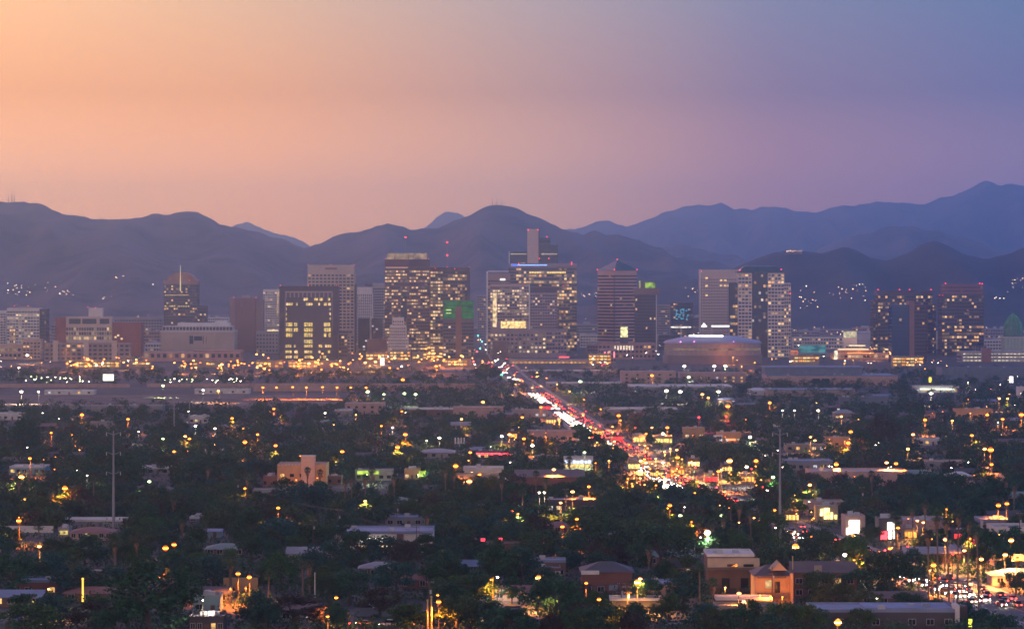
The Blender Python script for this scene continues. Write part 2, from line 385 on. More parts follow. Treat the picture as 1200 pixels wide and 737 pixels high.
# A far left hotel
t = Tower('office_block', 'pale office block with rows of lit windows and a darker right end, far left', 'office building', 30, 3950, 'the pale lit office block')
t.vol(8, 46, 361, wall=pale, p=.5, bay=3.6, fh=3.6, pier=.9, ca=(1,.7,.4)); t.vol(46.1, 54, 362, wall=greyd, p=.12, d0=2); t.box('penthouse', 20, 36, 359, 361, greym, 6, 16); t.avi((17,358.5),(33,358.5)); t.foot(8,54)
t = Tower('apartment_slab', 'low pale apartment slab cut by the photo edge beside the lit office block', 'apartment block', -4, 4000, 'the low pale slab')
t.vol(-20, 7, 364, wall=pale, p=.35, bay=3.4, fh=3.2, pier=1); t.foot(-20,7)
# B hospital
t = Tower('hospital_building', 'beige hospital block with three dark glass bays and a red brick wing', 'hospital', 110, 3800, 'the beige hospital block')
t.box('wall', 65, 77, 372, None, brick, -1, 25); t.vol(77.2, 131, 371, wall=beige, p=.75, bay=3.1, fh=4.2, sp=.36, pier=.7, top=13, low=18, ca=(1,.62,.25))
for a, b in ((81,94.5),(96.5,113),(117,128)): t.box('glass_panel', a, b, 373.5, 379.5, bluegl, -.35, -.1)
t.box('brick_wing', 131.2, 165, 378, None, brick, 3, 30); t.box('penthouse', 103, 119, 361, 371, pale, 6, 20); t.avi((103,360),(112,360.5))
for a, yy in ((134,394),(137,392),(141,396)):
    b = MB(); b.box(t.X(a), t.X(a) + 2.4, 2.6, 2.9, t.Z(yy) - 2, t.Z(yy)); b.build('window', litroom('room_warm', (1,.7,.35), 1.6), t.o)
t.foot(65,165)
t = Tower('clinic_building', 'long low brick clinic with grey bays standing before the beige hospital', 'clinic', 105, 3560, 'the long brick clinic')
t.vol(52, 152, 402, wall=mat('grey_brick', (0.32,0.24,0.24), .85, .15, .1), p=.12, bay=6, fh=4.2, pier=2.2, top=2, d1=22, sp=.5)
for a in (62, 98, 131): t.box('stair_tower', a, a + 6, 399, None, beige, -1.2, 4)
t.foot(52,152)
t = Tower('pale_block', 'plain pale block behind the red brick hospital wing', 'office building', 165, 4600, 'the plain pale block'); t.vol(134, 190, 371.5, wall=greym, p=.08, bay=4, fh=4, pier=1.6, d1=30); t.avi((174,369)); t.foot(134,190)
t = Tower('civic_building', 'low wide peach lit civic building at the left edge with a small lit tower', 'civic building', 18, 3650, 'the peach lit civic building')
t.vol(-30, 30, 404, wall=mat('peach_stucco', (0.63,0.42,0.308), .85, .15, .1), p=.55, bay=5, fh=5, pier=1.6, d1=30, ca=(1,.55,.2)); t.vol(10, 16.5, 384, 404, d0=8, d1=15, wall=beige, p=.9, bay=2.2, fh=4, pier=.6, top=2)  # peach light put into the stucco colour
t.vol(27, 48, 397, wall=mat('peach_stucco', (0.63,0.42,0.308)), d0=-3, d1=20, p=.3, bay=4, pier=1.5); t.foot(-30,48)
# D spired tower
t = Tower('spired_tower', 'grey tower with a curved crown, a tall floodlit spire and two fully lit floors', 'skyscraper', 213, 4500, 'the spired grey tower')
gw = mat('grey_brown_stone', (.15,.115,.115), .7, .15, .05)
t.vol(192, 231, 333, wall=gw, p=.2, bay=3.4, fh=3.9, pier=1.0, top=2, d1=36); t.vol(231.2, 241, 358, wall=gw, p=.3, d0=6, d1=34, bay=3.2, pier=1.0)
b = MB(); n = 14; pts = []
for i in range(n + 1):
    a = math.pi * i / n; pts.append((t.X(212) - 16.2 * 1.2 * math.cos(a), t.Z(329) + (t.Z(319) - t.Z(329)) * math.sin(a)))
for i in range(n):
    (xa, za), (xb, zb) = pts[i], pts[i + 1]
    b.face([(xa, 4, za), (xb, 4, zb), (xb, 30, zb), (xa, 30, za)]); b.face([(xa, 4, t.Z(331)), (xb, 4, t.Z(331)), (xb, 4, zb), (xa, 4, za)]); b.face([(xb, 30, t.Z(331)), (xa, 30, t.Z(331)), (xa, 30, za), (xb, 30, zb)])
b.build('crown', mat('crown_copper', (0.42,0.21,0.14), .5, .15, .1), t.o)
t.box('parapet', 191.5, 231.5, 328.8, 333, mat('crown_stone', (0.392,0.238,0.196), .7, .1, .1), -.4, 36.5)
gold = glow('floodlit_spire', (1,.78,.38), 1.0, False)  # floodlight on the spire put in as its own glow
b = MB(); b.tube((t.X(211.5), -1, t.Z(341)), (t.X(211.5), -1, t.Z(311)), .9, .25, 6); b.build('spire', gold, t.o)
for yy, a, b_ in ((346.5, 193, 224), (359.5, 193, 225)):
    for i in range(11):
        w = (b_ - a) / 11
        if R.random() < .12: continue
        q = MB(); q.box(t.X(a + i * w) + .3, t.X(a + (i + 1) * w) - .3, .02, .25, t.Z(yy) - 1.3, t.Z(yy) + 1.2); q.build('window', litroom('room_yellow', (1,.68,.18), 1.7), t.o)
t.avi((193,329),(222,328.5),(232,328.5)); t.foot(192,241,40)
# E courthouse
t = Tower('courthouse', 'wide beige courthouse with a dark central opening and a flat white roof', 'courthouse', 231, 3900, 'the wide beige courthouse')
t.box('wall', 188, 275, 388, None, beige, 0, 40); t.box('cornice', 187.5, 275.5, 387.4, 389.2, pale, -.8, 40.5)
for i in range(8): t.box('stone_panel', 190 + i * 3.2 + (36 if i > 3 else 0) , 192.6 + i * 3.2 + (36 if i > 3 else 0), 393, 408, mat('beige_panel', (0.644,0.49,0.406), .8, .1, .1), -.3, -.02)
for a, b_, y0, y1 in ((222,226.5,393.5,403),(238,242.5,393.5,403),(227.5,237,394,399)): t.box('window', a, b_, y0, y1, bluegl, -.25, -.02)
t.vol(190, 272, 382, 388, d0=5, d1=36, wall=pale, p=.12, bay=4, fh=4.4, pier=.8, top=1.2, sp=.2); t.box('roof', 207, 268, 378.5, 382, white, 10, 34); t.box('penthouse', 251, 265, 376, 378.5, white, 12, 26)
t.foot(188,275,42)
t = Tower('podium_building', 'low pinkish podium building lit orange at street level before the courthouse', 'low building', 226, 3560, 'the low pink podium')
t.vol(168, 282, 412.5, wall=mat('pink_stucco', (0.462,0.28,0.252), .85, .15, .1), p=.08, bay=7, fh=4.6, pier=3, top=2, d1=30)
t.vol(226, 284, 410.5, 412.5, d0=6, d1=26, wall=mat('pink_stucco', (0.462,0.28,0.252)), p=0, top=1, fh=2); t.foot(168,282,32)
# F windowless brown slab
t = Tower('brown_tower', 'plain brown slab tower without windows beside the dark framed tower', 'office tower', 289, 4050, 'the plain brown slab tower')
t.box('wall', 275, 299, 349.5, None, brownm, 0, 28); t.box('side_wall', 269, 274.9, 349.5, None, mat('brown_stone_pale', (0.35,0.224,0.196), .8, .1, .05), 2, 24); t.box('side_wall', 299.1, 308, 351, None, mat('brown_stone_grey', (0.32,0.224,0.216), .8, .1, .05), 2, 24)  # left side face lighter: light falling on it put into the stone colour
t.box('roof_plant', 283, 292, 346.5, 349.5, greym, 8, 16); t.avi((274,348.5),(300,348.5)); t.foot(269,308)
# G pale apartment tower
t = Tower('apartment_tower', 'pale apartment tower with scattered lit flats half hidden by the dark framed tower', 'apartment tower', 319, 4300, 'the half hidden pale apartment tower')
t.vol(308.3, 330, 339, wall=pale, p=.3, bay=3, fh=3.1, pier=1.0, ca=(1,.7,.4)); t.box('lit_edge', 324.5, 326.5, 341, 370, litroom('room_peach', (1,.62,.35), .55, .3), -.4, -.08); t.foot(308,330)
t = Tower('annex_building', 'small pale annex with a bright lit eave between brown slab and dark framed tower', 'low building', 316, 3950, None)
t.vol(300, 326, 388, wall=greym, p=.15, bay=4, fh=4, pier=2); t.box('lit_eave', 313, 326, 386.6, 387.8, glow('eave_yellow', (1,.8,.4), 1.6, False), -.6, 2); t.foot(300,326)
# H dark framed tower
t = Tower('framed_tower', 'dark square tower with a grey inner frame and scattered bright yellow windows', 'office tower', 361.5, 3700, 'the dark square framed tower')
Hx = lambda zx: 310 + zx / 5.265; Hy = lambda zy: 290 + zy / 5.265
t.box('wall', 327.5, 396, 335.5, None, greyd, .9, 34); t.box('frame', 327.3, 333.6, 335.3, None, mat('charcoal_panel', (0.06,0.0456,0.06), .5, .15, .05), 0, 8); t.box('frame', 390, 396.2, 335.3, None, MATS['charcoal_panel'], 0, 8); t.box('frame', 333.7, 389.9, 335.3, 340.5, MATS['charcoal_panel'], 0, 8)
gfr = mat('grey_granite', (0.42,0.35,0.364), .6, .12, .06)
t.box('frame', 334, 389.5, 341.2, 343, gfr, .25, 2)
for i in range(12): t.box('pilaster', 334.4 + i * 4.92, 335.9 + i * 4.92, 343.05, 348.5, gfr, .3, 2)
for a in (331.8, 387.2): t.box('frame', a + 1.6, a + 3.4, 348.6, 388, mat('grey_granite_dark', (0.256,0.208,0.224), .6, .12, .06), .3, 2)
for i in range(20): t.box('spandrel', 336, 387, 349 + i * 3.9 * 0.92 + 2.6, 349 + i * 3.9 * .92 + 3.4, mat('charcoal_band', (0.108,0.084,0.102), .4, .15, .08), .7, 1.2)
HW = {320:[(240,268),(305,330),(338,360),(390,405)], 350:[(130,175),(195,205),(255,297),(332,343),(365,385),(392,410)], 380:[(130,138),(400,409)], 410:[(130,138),(400,409)], 440:[(130,138),(401,409)],
 475:[(130,172),(182,203),(243,297),(365,405)], 508:[(130,172),(180,206),(243,297),(366,410)], 540:[(132,172),(243,297),(365,382),(394,408)], 580:[(243,297)], 608:[(128,166),(180,192),(243,297),(333,356),(373,411)],
 643:[(108,115),(128,168),(183,205),(245,294),(332,345),(390,405)], 675:[(106,112),(130,168),(180,205),(245,296),(340,350),(360,382)]}
wy_ = [litroom('room_yellow_dim', (1,.66,.16), 1.25, .7), litroom('room_lemon', (1,.74,.26), .9, .7), litroom('room_warm', (1,.7,.35), 1.6)]
for zy, L_ in HW.items():
    big = zy in (475,508,540,580)
    for a, b_ in L_:
        n = max(1, round((b_ - a) / 15))
        for i in range(n):
            q = MB(); xa, xb = Hx(a + (b_ - a) * i / n), Hx(a + (b_ - a) * (i + 1) / n); h = 2.1 if big else 1.5
            q.box(t.X(xa) + .2, t.X(xb) - .2, .45, .65, t.Z(Hy(zy)) - h, t.Z(Hy(zy)) + h); q.build('window', wy_[R.choice([0,0,1]) if big else R.randrange(3)], t.o)
t.avi((328.5,334.5),(361.5,334.5),(394.5,334.5)); t.foot(327,396,36)
# I beige grid tower
t = Tower('beige_tower', 'beige grid tower with mostly unlit square windows behind the dark framed tower', 'office tower', 388, 4000, 'the beige grid tower')
t.vol(360.5, 415, 310.5, wall=beige, p=.07, bay=4.9, fh=4.0, sp=.45, pier=1.6, top=12, d1=34, proud=.3); t.box('vent_grille', 381, 395, 313.5, 316, brownm, -.3, -.05)
t.box('pilaster', 415.1, 417, 333, None, greyd, 2, 30); t.avi((361,310),(388,310),(415,310)); t.foot(360,417,36)
t = Tower('low_annex', 'dark low annex with lit strips at the foot of the beige grid tower', 'low building', 403, 3720, None)
t.vol(396.5, 407, 392, wall=greyd, p=.2, bay=3, pier=.6, top=2, d1=20); t.vol(396.5, 413, 386.5, 392, d0=6, d1=22, wall=greym, p=.7, bay=4, fh=4, pier=.6, top=1.5); t.foot(396,413,24)
# J K L M
t = Tower('ribbed_tower', 'pale ribbed tower without lit windows behind the beige grid tower', 'office tower', 426, 4500, 'the pale ribbed tower')
t.vol(414, 436, 336.5, wall=pale, p=.02, bay=2.6, fh=3.8, sp=.3, pier=1.3, top=10, proud=.5, d1=26); t.foot(414,436)
t = Tower('grey_tower', 'dim grey tower with a few lit floors left of the red granite tower', 'office tower', 444, 4650, 'the dim grey tower')
t.vol(436.5, 452, 331.5, wall=greym, p=.16, bay=3, fh=3.8, pier=.6, top=8); t.vol(428, 440, 332.5, 336.5, d0=3, d1=20, wall=greyd, p=0, fh=4, top=1); t.foot(430,452)
t = Tower('glass_block', 'pair of short dark blue glass blocks below the pale ribbed tower', 'office building', 434, 4050, 'the short blue glass blocks')
t.vol(420, 433, 373, wall=bluegl, p=.16, bay=2.6, fh=3.6, pier=.3, top=1.5, d1=18, cb=(.8,.85,1)); t.vol(435.5, 447.5, 373, wall=bluegl, p=.18, bay=2.6, fh=3.6, pier=.3, top=1.5, d1=18, cb=(.8,.85,1)); t.box('link_wall', 433.1, 435.4, 374.5, None, pale, 1, 14); t.foot(420,448,20)
t = Tower('brick_block', 'low windowless brick block between the glass blocks and the stepped white tower', 'low building', 441, 3850, 'the low windowless brick block')
t.box('wall', 430, 453, 398.5, None, mat('dusty_brick', (0.336,0.168,0.14), .85, .12, .1), 0, 20); t.box('parapet', 429.7, 453.3, 397.6, 398.6, brick, -.3, 20.3); t.foot(430,453,22)
# N red granite tower
t = Tower('red_granite_tower', 'tall dark red granite tower with a lit ribbed crown and hundreds of lit windows', 'skyscraper', 477, 3900, 'the tall red granite tower')
t.vol(451, 503, 312.5, wall=darkred, p=.66, bay=2.7, fh=3.9, sp=.5, pier=.5, top=1, d1=40, s_=1.35, ca=(1,.5,.2))
t.box('parapet', 451, 479, 304, 312.45, darkred, 0, 40); t.box('parapet', 479.1, 503, 304, 312.45, mat('dark_granite', (0.084,0.042,0.054), .45, .12, .05), .2, 40)
crown = litroom('crown_lit', (1,.68,.42), .5, .15)  # crown floodlight put into the fins as glow
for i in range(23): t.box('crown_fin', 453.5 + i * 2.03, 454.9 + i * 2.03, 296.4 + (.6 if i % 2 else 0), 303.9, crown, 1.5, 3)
t.box('crown_core', 454, 500, 297, 303.9, mat('crown_panel', (0.56,0.392,0.308), .7, .1, .1), 3.2, 36)
t.box('lit_edge', 452, 478, 313.2, 313.9, glow('eave_peach', (1,.5,.3), 1.0, False), -.3, -.1)
t.vol(470, 476.2, 342, d0=-1.2, d1=4, wall=bluegl, p=.1, bay=2, fh=3.9, pier=.3, top=1)
t.mast(475, 277.5, 297, (278,)); t.avi((452,303.2),(502,303.2)); t.foot(451,503,42)
# O stepped white
t = Tower('stepped_tower', 'slender stepped white stone tower in front of the red granite tower', 'office tower', 466, 3720, 'the stepped white tower')
t.vol(460, 473, 372, wall=pale, p=.03, bay=2.4, fh=3.5, pier=1.2, top=4, d1=16, proud=.25); t.vol(457, 475.5, 381, d0=-.8, d1=20, wall=pale, p=.03, bay=2.4, fh=3.5, pier=1.2, top=3, proud=.25); t.vol(455, 478, 396, d0=-1.8, d1=24, wall=pale, p=.08, bay=2.4, fh=3.5, pier=1.2, top=2, proud=.25); t.foot(455,478,26)
# P bronze tower
t = Tower('bronze_tower', 'broad bronze tower with glowing left windows and a red-lit antenna', 'skyscraper', 525, 3950, 'the broad bronze tower')
t.vol(501.5, 519, 313.5, wall=bronze, p=1.15, bay=3, fh=4, sp=.4, pier=.5, top=5, d1=34, s_=1.4, ca=(1,.5,.2)); t.vol(519.1, 550.5, 313.5, wall=bronze, p=.52, bay=2.9, fh=4, sp=.4, pier=.5, top=5, d0=.6, d1=34, s_=1.2)
t.box('side_strip', 547, 550.6, 314, None, greyd, 0, .5); t.box('penthouse', 503, 513, 311, 313.5, greym, 8, 22)
t.mast(524, 281, 313, (284, 299)); t.avi((501,314.5),(510,314.5),(524,313),(533,315),(550,313)); t.foot(501,551,36)
# Q green topped
t = Tower('green_topped_tower', 'dark tower topped by a glowing green glass crown with a brown central pier', 'office tower', 537, 3600, 'the green topped tower')
t.vol(519.5, 555, 374, wall=mat('slate_panel', (0.132,0.108,0.126), .5, .15, .06), p=.16, bay=2.9, fh=3.8, pier=.6, top=4, d1=30, cb=(1,.9,.7))
b = MB(); b.box(t.X(519.8), t.X(554.7), .4, 29.5, t.Z(373.9), t.Z(352.5)); b.build('green_crown', litroom('green_glass_lit', (.06,.32,.07), .5, .12), t.o)
for yy in (352.2, 358, 365.5, 373): t.box('crown_band', 519.5, 555, yy, yy + .9, mat('green_frame', (0.036,0.144,0.06), .5, .2, .1), 0, 30)
t.box('central_pier', 533.8, 541, 359.5, None, mat('brown_pier', (0.272,0.144,0.112), .8, .12, .06), -1.2, 3)
for yy in (362.5, 366): t.box('window', 522.5, 529, yy, yy + 1.4, litroom('room_lime', (.75,1,.3), 1.2), .15, .35)
t.foot(519,555,32)
# far tower beyond the street
t = Tower('far_tower', 'pale far tower seen down the gap of the bright street', 'office tower', 566, 5000, 'the pale far tower')
t.vol(559.5, 574, 346, wall=greym, p=.14, bay=3, fh=3.8, pier=.9, top=2); t.foot(559,574)
t = Tower('outlined_hotel', 'hotel tower with a white lit edge standing left of the big hotel complex', 'hotel', 583, 3900, 'the white edged hotel')
t.vol(571.8, 598, 320, wall=mat('pinkish_panel', (0.336,0.238,0.238), .7, .12, .06), p=.25, bay=3, fh=3.6, pier=.5, top=9, d1=30); t.box('edge_frame', 570, 571.7, 318, None, white, -.6, 30); t.box('edge_frame', 571.8, 596, 317.3, 318.6, white, -.6, 30)
t.box('lit_sign', 586, 592, 326.5, 328.6, glow('sign_white', (1,.9,.75), 2.2, False), -.8, -.15); t.foot(570,598)
# T glass tower behind hotel
t = Tower('glass_tower', 'wide glass tower with a blue lit roof line behind the big hotel complex', 'skyscraper', 636, 4050, 'the wide blue lined glass tower')
gg = mat('bronze_mullion', (0.224,0.176,0.184), .4, .15, .06)
t.vol(596, 676, 312.5, wall=gg, p=.55, bay=3.2, fh=4.0, sp=.36, pier=.35, top=2, d1=40, s_=1.3); t.vol(655, 668, 352, d0=-1.6, d1=3, wall=gg, p=.85, bay=2.6, fh=4, sp=.3, pier=.3, top=1, s_=1.5)
t.box('parapet', 596, 676, 308.5, 312.45, mat('mauve_panel', (0.32,0.256,0.32)), 1, 40)
t.box('blue_light_line', 606, 641, 310.3, 311.2, glow('blue_line', (.25,.45,1), 2.6, False), .3, .8); t.box('blue_light_line', 599, 606, 309.5, 312, glow('blue_dim', (.15,.25,1), 1.2, False), .3, .8)
for a, b_ in ((620,632),(641,663)): t.box('lit_floor', a, b_, 318.3, 320.4, litroom('room_yellow', (1,.68,.18), 1.7), -.05, .2)
t.avi((608,309),(670,307.5),(670,309.5), r=.8); t.foot(596,676,42)
# U slab-core tower
t = Tower('slab_core_tower', 'tallest tower, a beige stone slab core between dark glass wings', 'skyscraper', 626, 4300, 'the tallest slab core tower', py=280)
t.box('slab_core', 618, 631, 268.5, None, mat('beige_slab', (0.644,0.49,0.434), .75, .08, .04), -2, 34); t.box('slab_edge', 631.05, 632.2, 268.5, None, greyd, -1.6, 34)
t.vol(596.5, 617.9, 295, wall=bluegl, p=.02, bay=3, fh=3.9, sp=.3, pier=.25, top=3, d1=30); t.vol(632.3, 654, 287, wall=bluegl, p=.03, bay=3, fh=3.9, sp=.3, pier=.25, top=3, d1=30); t.vol(632.3, 645, 279, 287, d0=4, d1=26, wall=tealroof, p=0, fh=4, top=3)
t.box('edge_frame', 596.2, 597.2, 294.6, 312, white, -.3, 2); t.box('lit_floor', 598, 617, 297.2, 298.2, litroom('room_dim', (1,.75,.5), .7), -.2, -.05); t.box('lit_floor', 634, 653, 297.2, 298.4, litroom('room_dim', (1,.75,.5), .7), -.2, -.05)
t.avi((619,269.5),(630.5,269.5),(641,277.5),(632,303),(643,303), r=.9, d=-2.5); t.foot(596,655,40)
# S big hotel complex
t = Tower('hotel_complex', 'broad hotel complex of stepped mauve volumes covered in lit windows', 'hotel', 615, 3720, 'the broad hotel complex')
vv = mat('mauve_render', (0.35,0.266,0.294), .75, .12, .06)
t.vol(574.5, 620, 334, wall=vv, p=.95, bay=2.9, fh=3.3, sp=.42, pier=.6, top=2.5, low=42, d1=30, s_=1.35, ca=(1,.68,.4)); t.box('frame', 619.6, 621, 332.5, 386, white, -.5, 2); t.box('frame', 575, 619.5, 333, 335, mat('mauve_render_pale', (0.532,0.42,0.448), .75, .1, .06), -.5, 2)
t.vol(621.2, 653, 343, 386.2, d0=.8, d1=30, wall=violet, p=.14, bay=2.9, fh=3.3, sp=.45, pier=.9, top=2.5, s_=1.2, cb=(1,.9,.75)); t.box('parapet', 621.2, 653, 336.5, 342.9, greyd, .9, 30)
t.vol(574.5, 640, 386.3, d0=-3, d1=20, wall=vv, p=.85, bay=4.6, fh=4.2, sp=.5, pier=2.0, top=5, low=4, s_=1.5, ca=(1,.75,.42)); t.vol(640.1, 664, 386.5, d0=-2, d1=20, wall=violet, p=.3, bay=3.4, fh=4.2, sp=.45, pier=1, top=3, low=4)
t.box('lit_lobby', 587, 616.5, 376.5, 384.5, litroom('lobby_gold', (1,.66,.24), 1.8, .35), -.5, -.1)
t.box('lit_column', 577.5, 582, 343, 383, litroom('room_gold', (1,.7,.35), 1.4, .25), -.45, -.1)
t.box('screen_wall', 577, 596, 399.5, None, mat('brown_screen', (0.24,0.16,0.16), .85, .1, .1), -14, -6); t.box('red_sign', 655, 667, 417.6, 419.2, glow('red_sign', (1,.1,.12), 2.4, False), -3.6, -3.2)
t.avi((579,334.5),(660,335)); t.foot(570,668,36)
t = Tower('market_hall', 'long low amber lit hall below the broad hotel complex', 'market hall', 642, 3480, 'the long amber lit hall')
t.box('wall', 597, 688, 422.5, None, mat('amber_stucco', (0.588,0.392,0.224), .85, .15, .1), 0, 24); t.box('roof', 596, 689, 421.3, 422.4, greym, -1.5, 25)  # amber lamp light put into the wall colour
for i in range(18): t.box('window', 599.5 + i * 4.9, 602.6 + i * 4.9, 424, 428, litroom('hall_amber', (1,.5,.12), 1.1, .5), -.25, -.02)
t.foot(597,688,26)
# V pyramid roof tower, turned so that two faces show
t = Tower('pyramid_tower', 'pink banded tower with a dark pyramid roof, seen corner on', 'skyscraper', 720, 4000, 'the pyramid roofed tower', rz=math.radians(35), px=724)
sdim = 35.5; ze = t.Z(317); za = t.Z(304.5)
t.vol(0, sdim, ze, 0, d0=0, d1=sdim, wall=pinkst, p=.05, bay=3.0, fh=4.0, sp=.5, pier=0, top=6, metres=True)
# the left face runs along local +y
b = MB(); e = 1.0; c = (sdim / 2, sdim / 2, za)
q = [(-e, -e, ze + .01), (sdim + e, -e, ze + .01), (sdim + e, sdim + e, ze + .01), (-e, sdim + e, ze + .01)]
for i in range(4): b.face([q[i], q[(i + 1) % 4], c])
b.face(q[::-1]); b.build('pyramid_roof', tealroof, t.o)
for px_, py_ in ((0,0),(sdim,0),(0,sdim)): 
    b = MB(); b.ball((px_, py_, ze + 1), .7, nu=6, nv=4); b.build('aviation_light', L_AVI, t.o)
b = MB(); b.ball((sdim / 2, sdim / 2, za + .6), .7, nu=6, nv=4); b.build('aviation_light', L_AVI, t.o)
t.boxm('corner_notch', -.5, .5, -.5, .5, 0, ze - 8, greyd); FOOT.append((WX(695,4000), WX(750,4000), 3990, 4060))
# W green crowned dark tower
t = Tower('green_crowned_tower', 'slim dark brown tower with an overhanging cap and a lime lit crown', 'office tower', 758, 3850, 'the lime crowned dark tower')
dk = mat('dark_brown_panel', (0.12,0.084,0.09), .6, .15, .06)
t.vol(744.5, 768.5, 345.5, wall=dk, p=.05, bay=2.6, fh=3.7, sp=.4, pier=.8, top=1, d1=24); t.box('cap', 743, 773, 338, 345.4, mat('cap_brown', (0.272,0.16,0.144), .7, .1, .1), -1.5, 26)
t.box('crown', 749, 768.6, 330.2, 337.9, mat('crown_brown', (0.224,0.16,0.128), .7, .1, .1), 2, 22)
b = MB(); b.box(t.X(756), t.X(767.8), 1.6, 1.95, t.Z(337.6), t.Z(331)); b.build('lime_light_panel', litroom('lime_lit', (.5,.8,.06), .8, .2), t.o)
b = MB(); b.box(t.X(749), t.X(750.6), 1.6, 1.95, t.Z(337.6), t.Z(329)); b.build('lime_light_panel', litroom('lime_pale', (.8,.8,.25), .8, .2), t.o)
t.box('edge_strip', 768.6, 770, 345.6, None, pale, 1, 8); t.foot(743,773,28)
t = Tower('apartment_block', 'low apartment block dotted with lit flats right of the lime crowned tower', 'apartment block', 777, 4500, 'the dotted low apartment block'); t.vol(767, 787, 357, wall=greym, p=.32, bay=3, fh=3.3, pier=.9, top=2); t.foot(767,787)
t = Tower('blue_lit_block', 'dark block with glowing turquoise windows behind the white lamp ring', 'office building', 799, 4400, 'the turquoise windowed block')
t.vol(786.5, 812, 354, wall=greyd, p=.2, bay=3, fh=3.6, pier=.5, top=2)
cyan = litroom('cyan_room', (.12,.62,.9), .9)
for i in range(34):
    a, yy = R.uniform(791, 806), R.uniform(363, 375); q = MB(); q.box(t.X(a), t.X(a) + R.uniform(1.3, 2.6), -.2, -.07, t.Z(yy), t.Z(yy) + 1.5); q.build('window', cyan, t.o)
t.foot(786,812)
t = Tower('ring_light_mast', 'tall mast carrying a flat ring of white lights near the arena', 'light mast', 798, 3800, None)
b = MB(); b.tube((0, 0, 0), (0, 0, t.Z(383)), .8, .5, 8); b.build('mast', steel, t.o)
b = MB(); b.tube((0, 0, t.Z(384)), (0, 0, t.Z(382.6)), 12, 12, 24); b.build('light_ring', litroom('ring_white', (1,.92,.75), 2.0, .3), t.o)
b = MB(); b.tube((0, 0, t.Z(382.5)), (0, 0, t.Z(381.6)), 12.3, 9, 24); b.build('canopy', greym, t.o)
# low theatre block in front of V/W
t = Tower('theatre_block', 'low pinkish theatre block with tall lit arches and a yellow sign panel', 'theatre', 728, 3640, 'the arched theatre block')
t.vol(701, 768, 402, wall=mat('pink_brick', (0.392,0.238,0.224), .85, .12, .08), p=.12, bay=4.5, fh=4.6, pier=1.8, top=3, d1=26)
for i in range(7): t.box('arch', 720 + i * 3.4, 721.7 + i * 3.4, 405, 410, litroom('arch_white', (1,.8,.6), 1.6), -.35, -.1)
t.box('sign_panel', 727, 735.5, 383, 395, litroom('sign_lemon', (1,.9,.42), 1.7, .4), -3, -2.2); t.box('sign_frame', 726.4, 736.1, 382.6, 402, greyd, -2.1, -1.4)
t.foot(701,768,30)
t = Tower('red_lit_building', 'narrow building with upright red light strips by the theatre block', 'commercial building', 712, 3480, 'the red striped building')
t.vol(704, 722, 409, wall=mat('mauve_panel', (0.32,0.256,0.32)), p=.25, bay=3, fh=4, pier=.8, top=2, d1=18)
for a in (708, 712, 719): t.box('light_strip', a, a + 1.6, 412, 419, glow('red_strip', (1,.22,.25), 2.2, False), -.4, -.1)
t.foot(704,722,20)
# Z beige tall slab
t = Tower('beige_slab_tower', 'tall beige slab tower with narrow window slits and few lights', 'skyscraper', 843, 4100, 'the tall beige slab tower')
t.vol(820.5, 866, 316, wall=mat('beige_slab', (0.644,0.49,0.434)), p=.03, bay=3.4, fh=3.6, sp=.6, pier=1.7, top=12, d1=30, proud=.12, low=6)
for a, yy in ((828,326),(828,335),(828,346),(845,328.5),(850,328.5),(845,334.7),(850,334.7),(854,334.7)):
    q = MB(); q.box(t.X(a) - 1.6, t.X(a) + 1.6, -.3, -.14, t.Z(yy) - 1, t.Z(yy) + 1); q.build('window', litroom('room_orange', (1,.62,.22), 1.6), t.o)
t.box('pilaster', 820, 821.4, 315.6, None, pale, -.6, 4); t.avi((822,318),(819.8,332)); t.foot(820,866)
# AA hip roofed grid tower
t = Tower('hip_roofed_tower', 'white gridded tower with a dark glass middle and a low dark hipped roof', 'skyscraper', 891, 3750, 'the white gridded hip roofed tower')
wg = mat('white_precast', (0.672,0.602,0.602), .7, .1, .06)
kw = dict(wall=wg, fh=4.0, sp=.42, pier=.9, top=1.5, proud=.2, s_=1.4, bay=4.0)
t.vol(865, 881, 320, p=.36, d1=34, **kw); t.vol(900, 919, 320, p=.36, d1=34, **kw)
t.vol(881.1, 899.9, 320, wall=bluegl, fh=4, sp=.25, pier=.25, top=1.5, bay=2.6, p=.16, d0=1.2, d1=34, s_=1.3, cb=(1,.95,.85))
t.vol(856, 864.9, 331.5, wall=bluegl, fh=4, sp=.3, pier=.3, top=1.5, bay=2.6, p=.2, d0=4, d1=32, s_=1.2); t.vol(919.1, 927, 331.5, wall=wg, fh=4, sp=.4, pier=.7, top=1.5, bay=2.8, p=.35, d0=4, d1=32, s_=1.3)
ze, zm, zt = t.Z(319.9), t.Z(316.5), t.Z(311.2)
t.box('cornice', 864, 920, 317.8, 319.9, tealroof, -.8, 35)
b = MB(); q0 = [(t.X(866), 0, t.Z(317.75)), (t.X(918), 0, t.Z(317.75)), (t.X(918), 34, t.Z(317.75)), (t.X(866), 34, t.Z(317.75))]
q1 = [(t.X(872), 6, zt - 1.2), (t.X(912), 6, zt - 1.2), (t.X(912), 28, zt - 1.2), (t.X(872), 28, zt - 1.2)]; q2 = [(t.X(878), 10, zt), (t.X(906), 10, zt), (t.X(906), 24, zt), (t.X(878), 24, zt)]
for u0, u1 in ((q0, q1), (q1, q2)):
    for i in range(4): b.face([u0[i], u0[(i + 1) % 4], u1[(i + 1) % 4], u1[i]])
b.face(q2); b.face(q0[::-1]); b.build('hip_roof', tealroof, t.o)
t.avi((867,316.5),(915.5,316),(926,344), r=.9); t.foot(856,927,38)
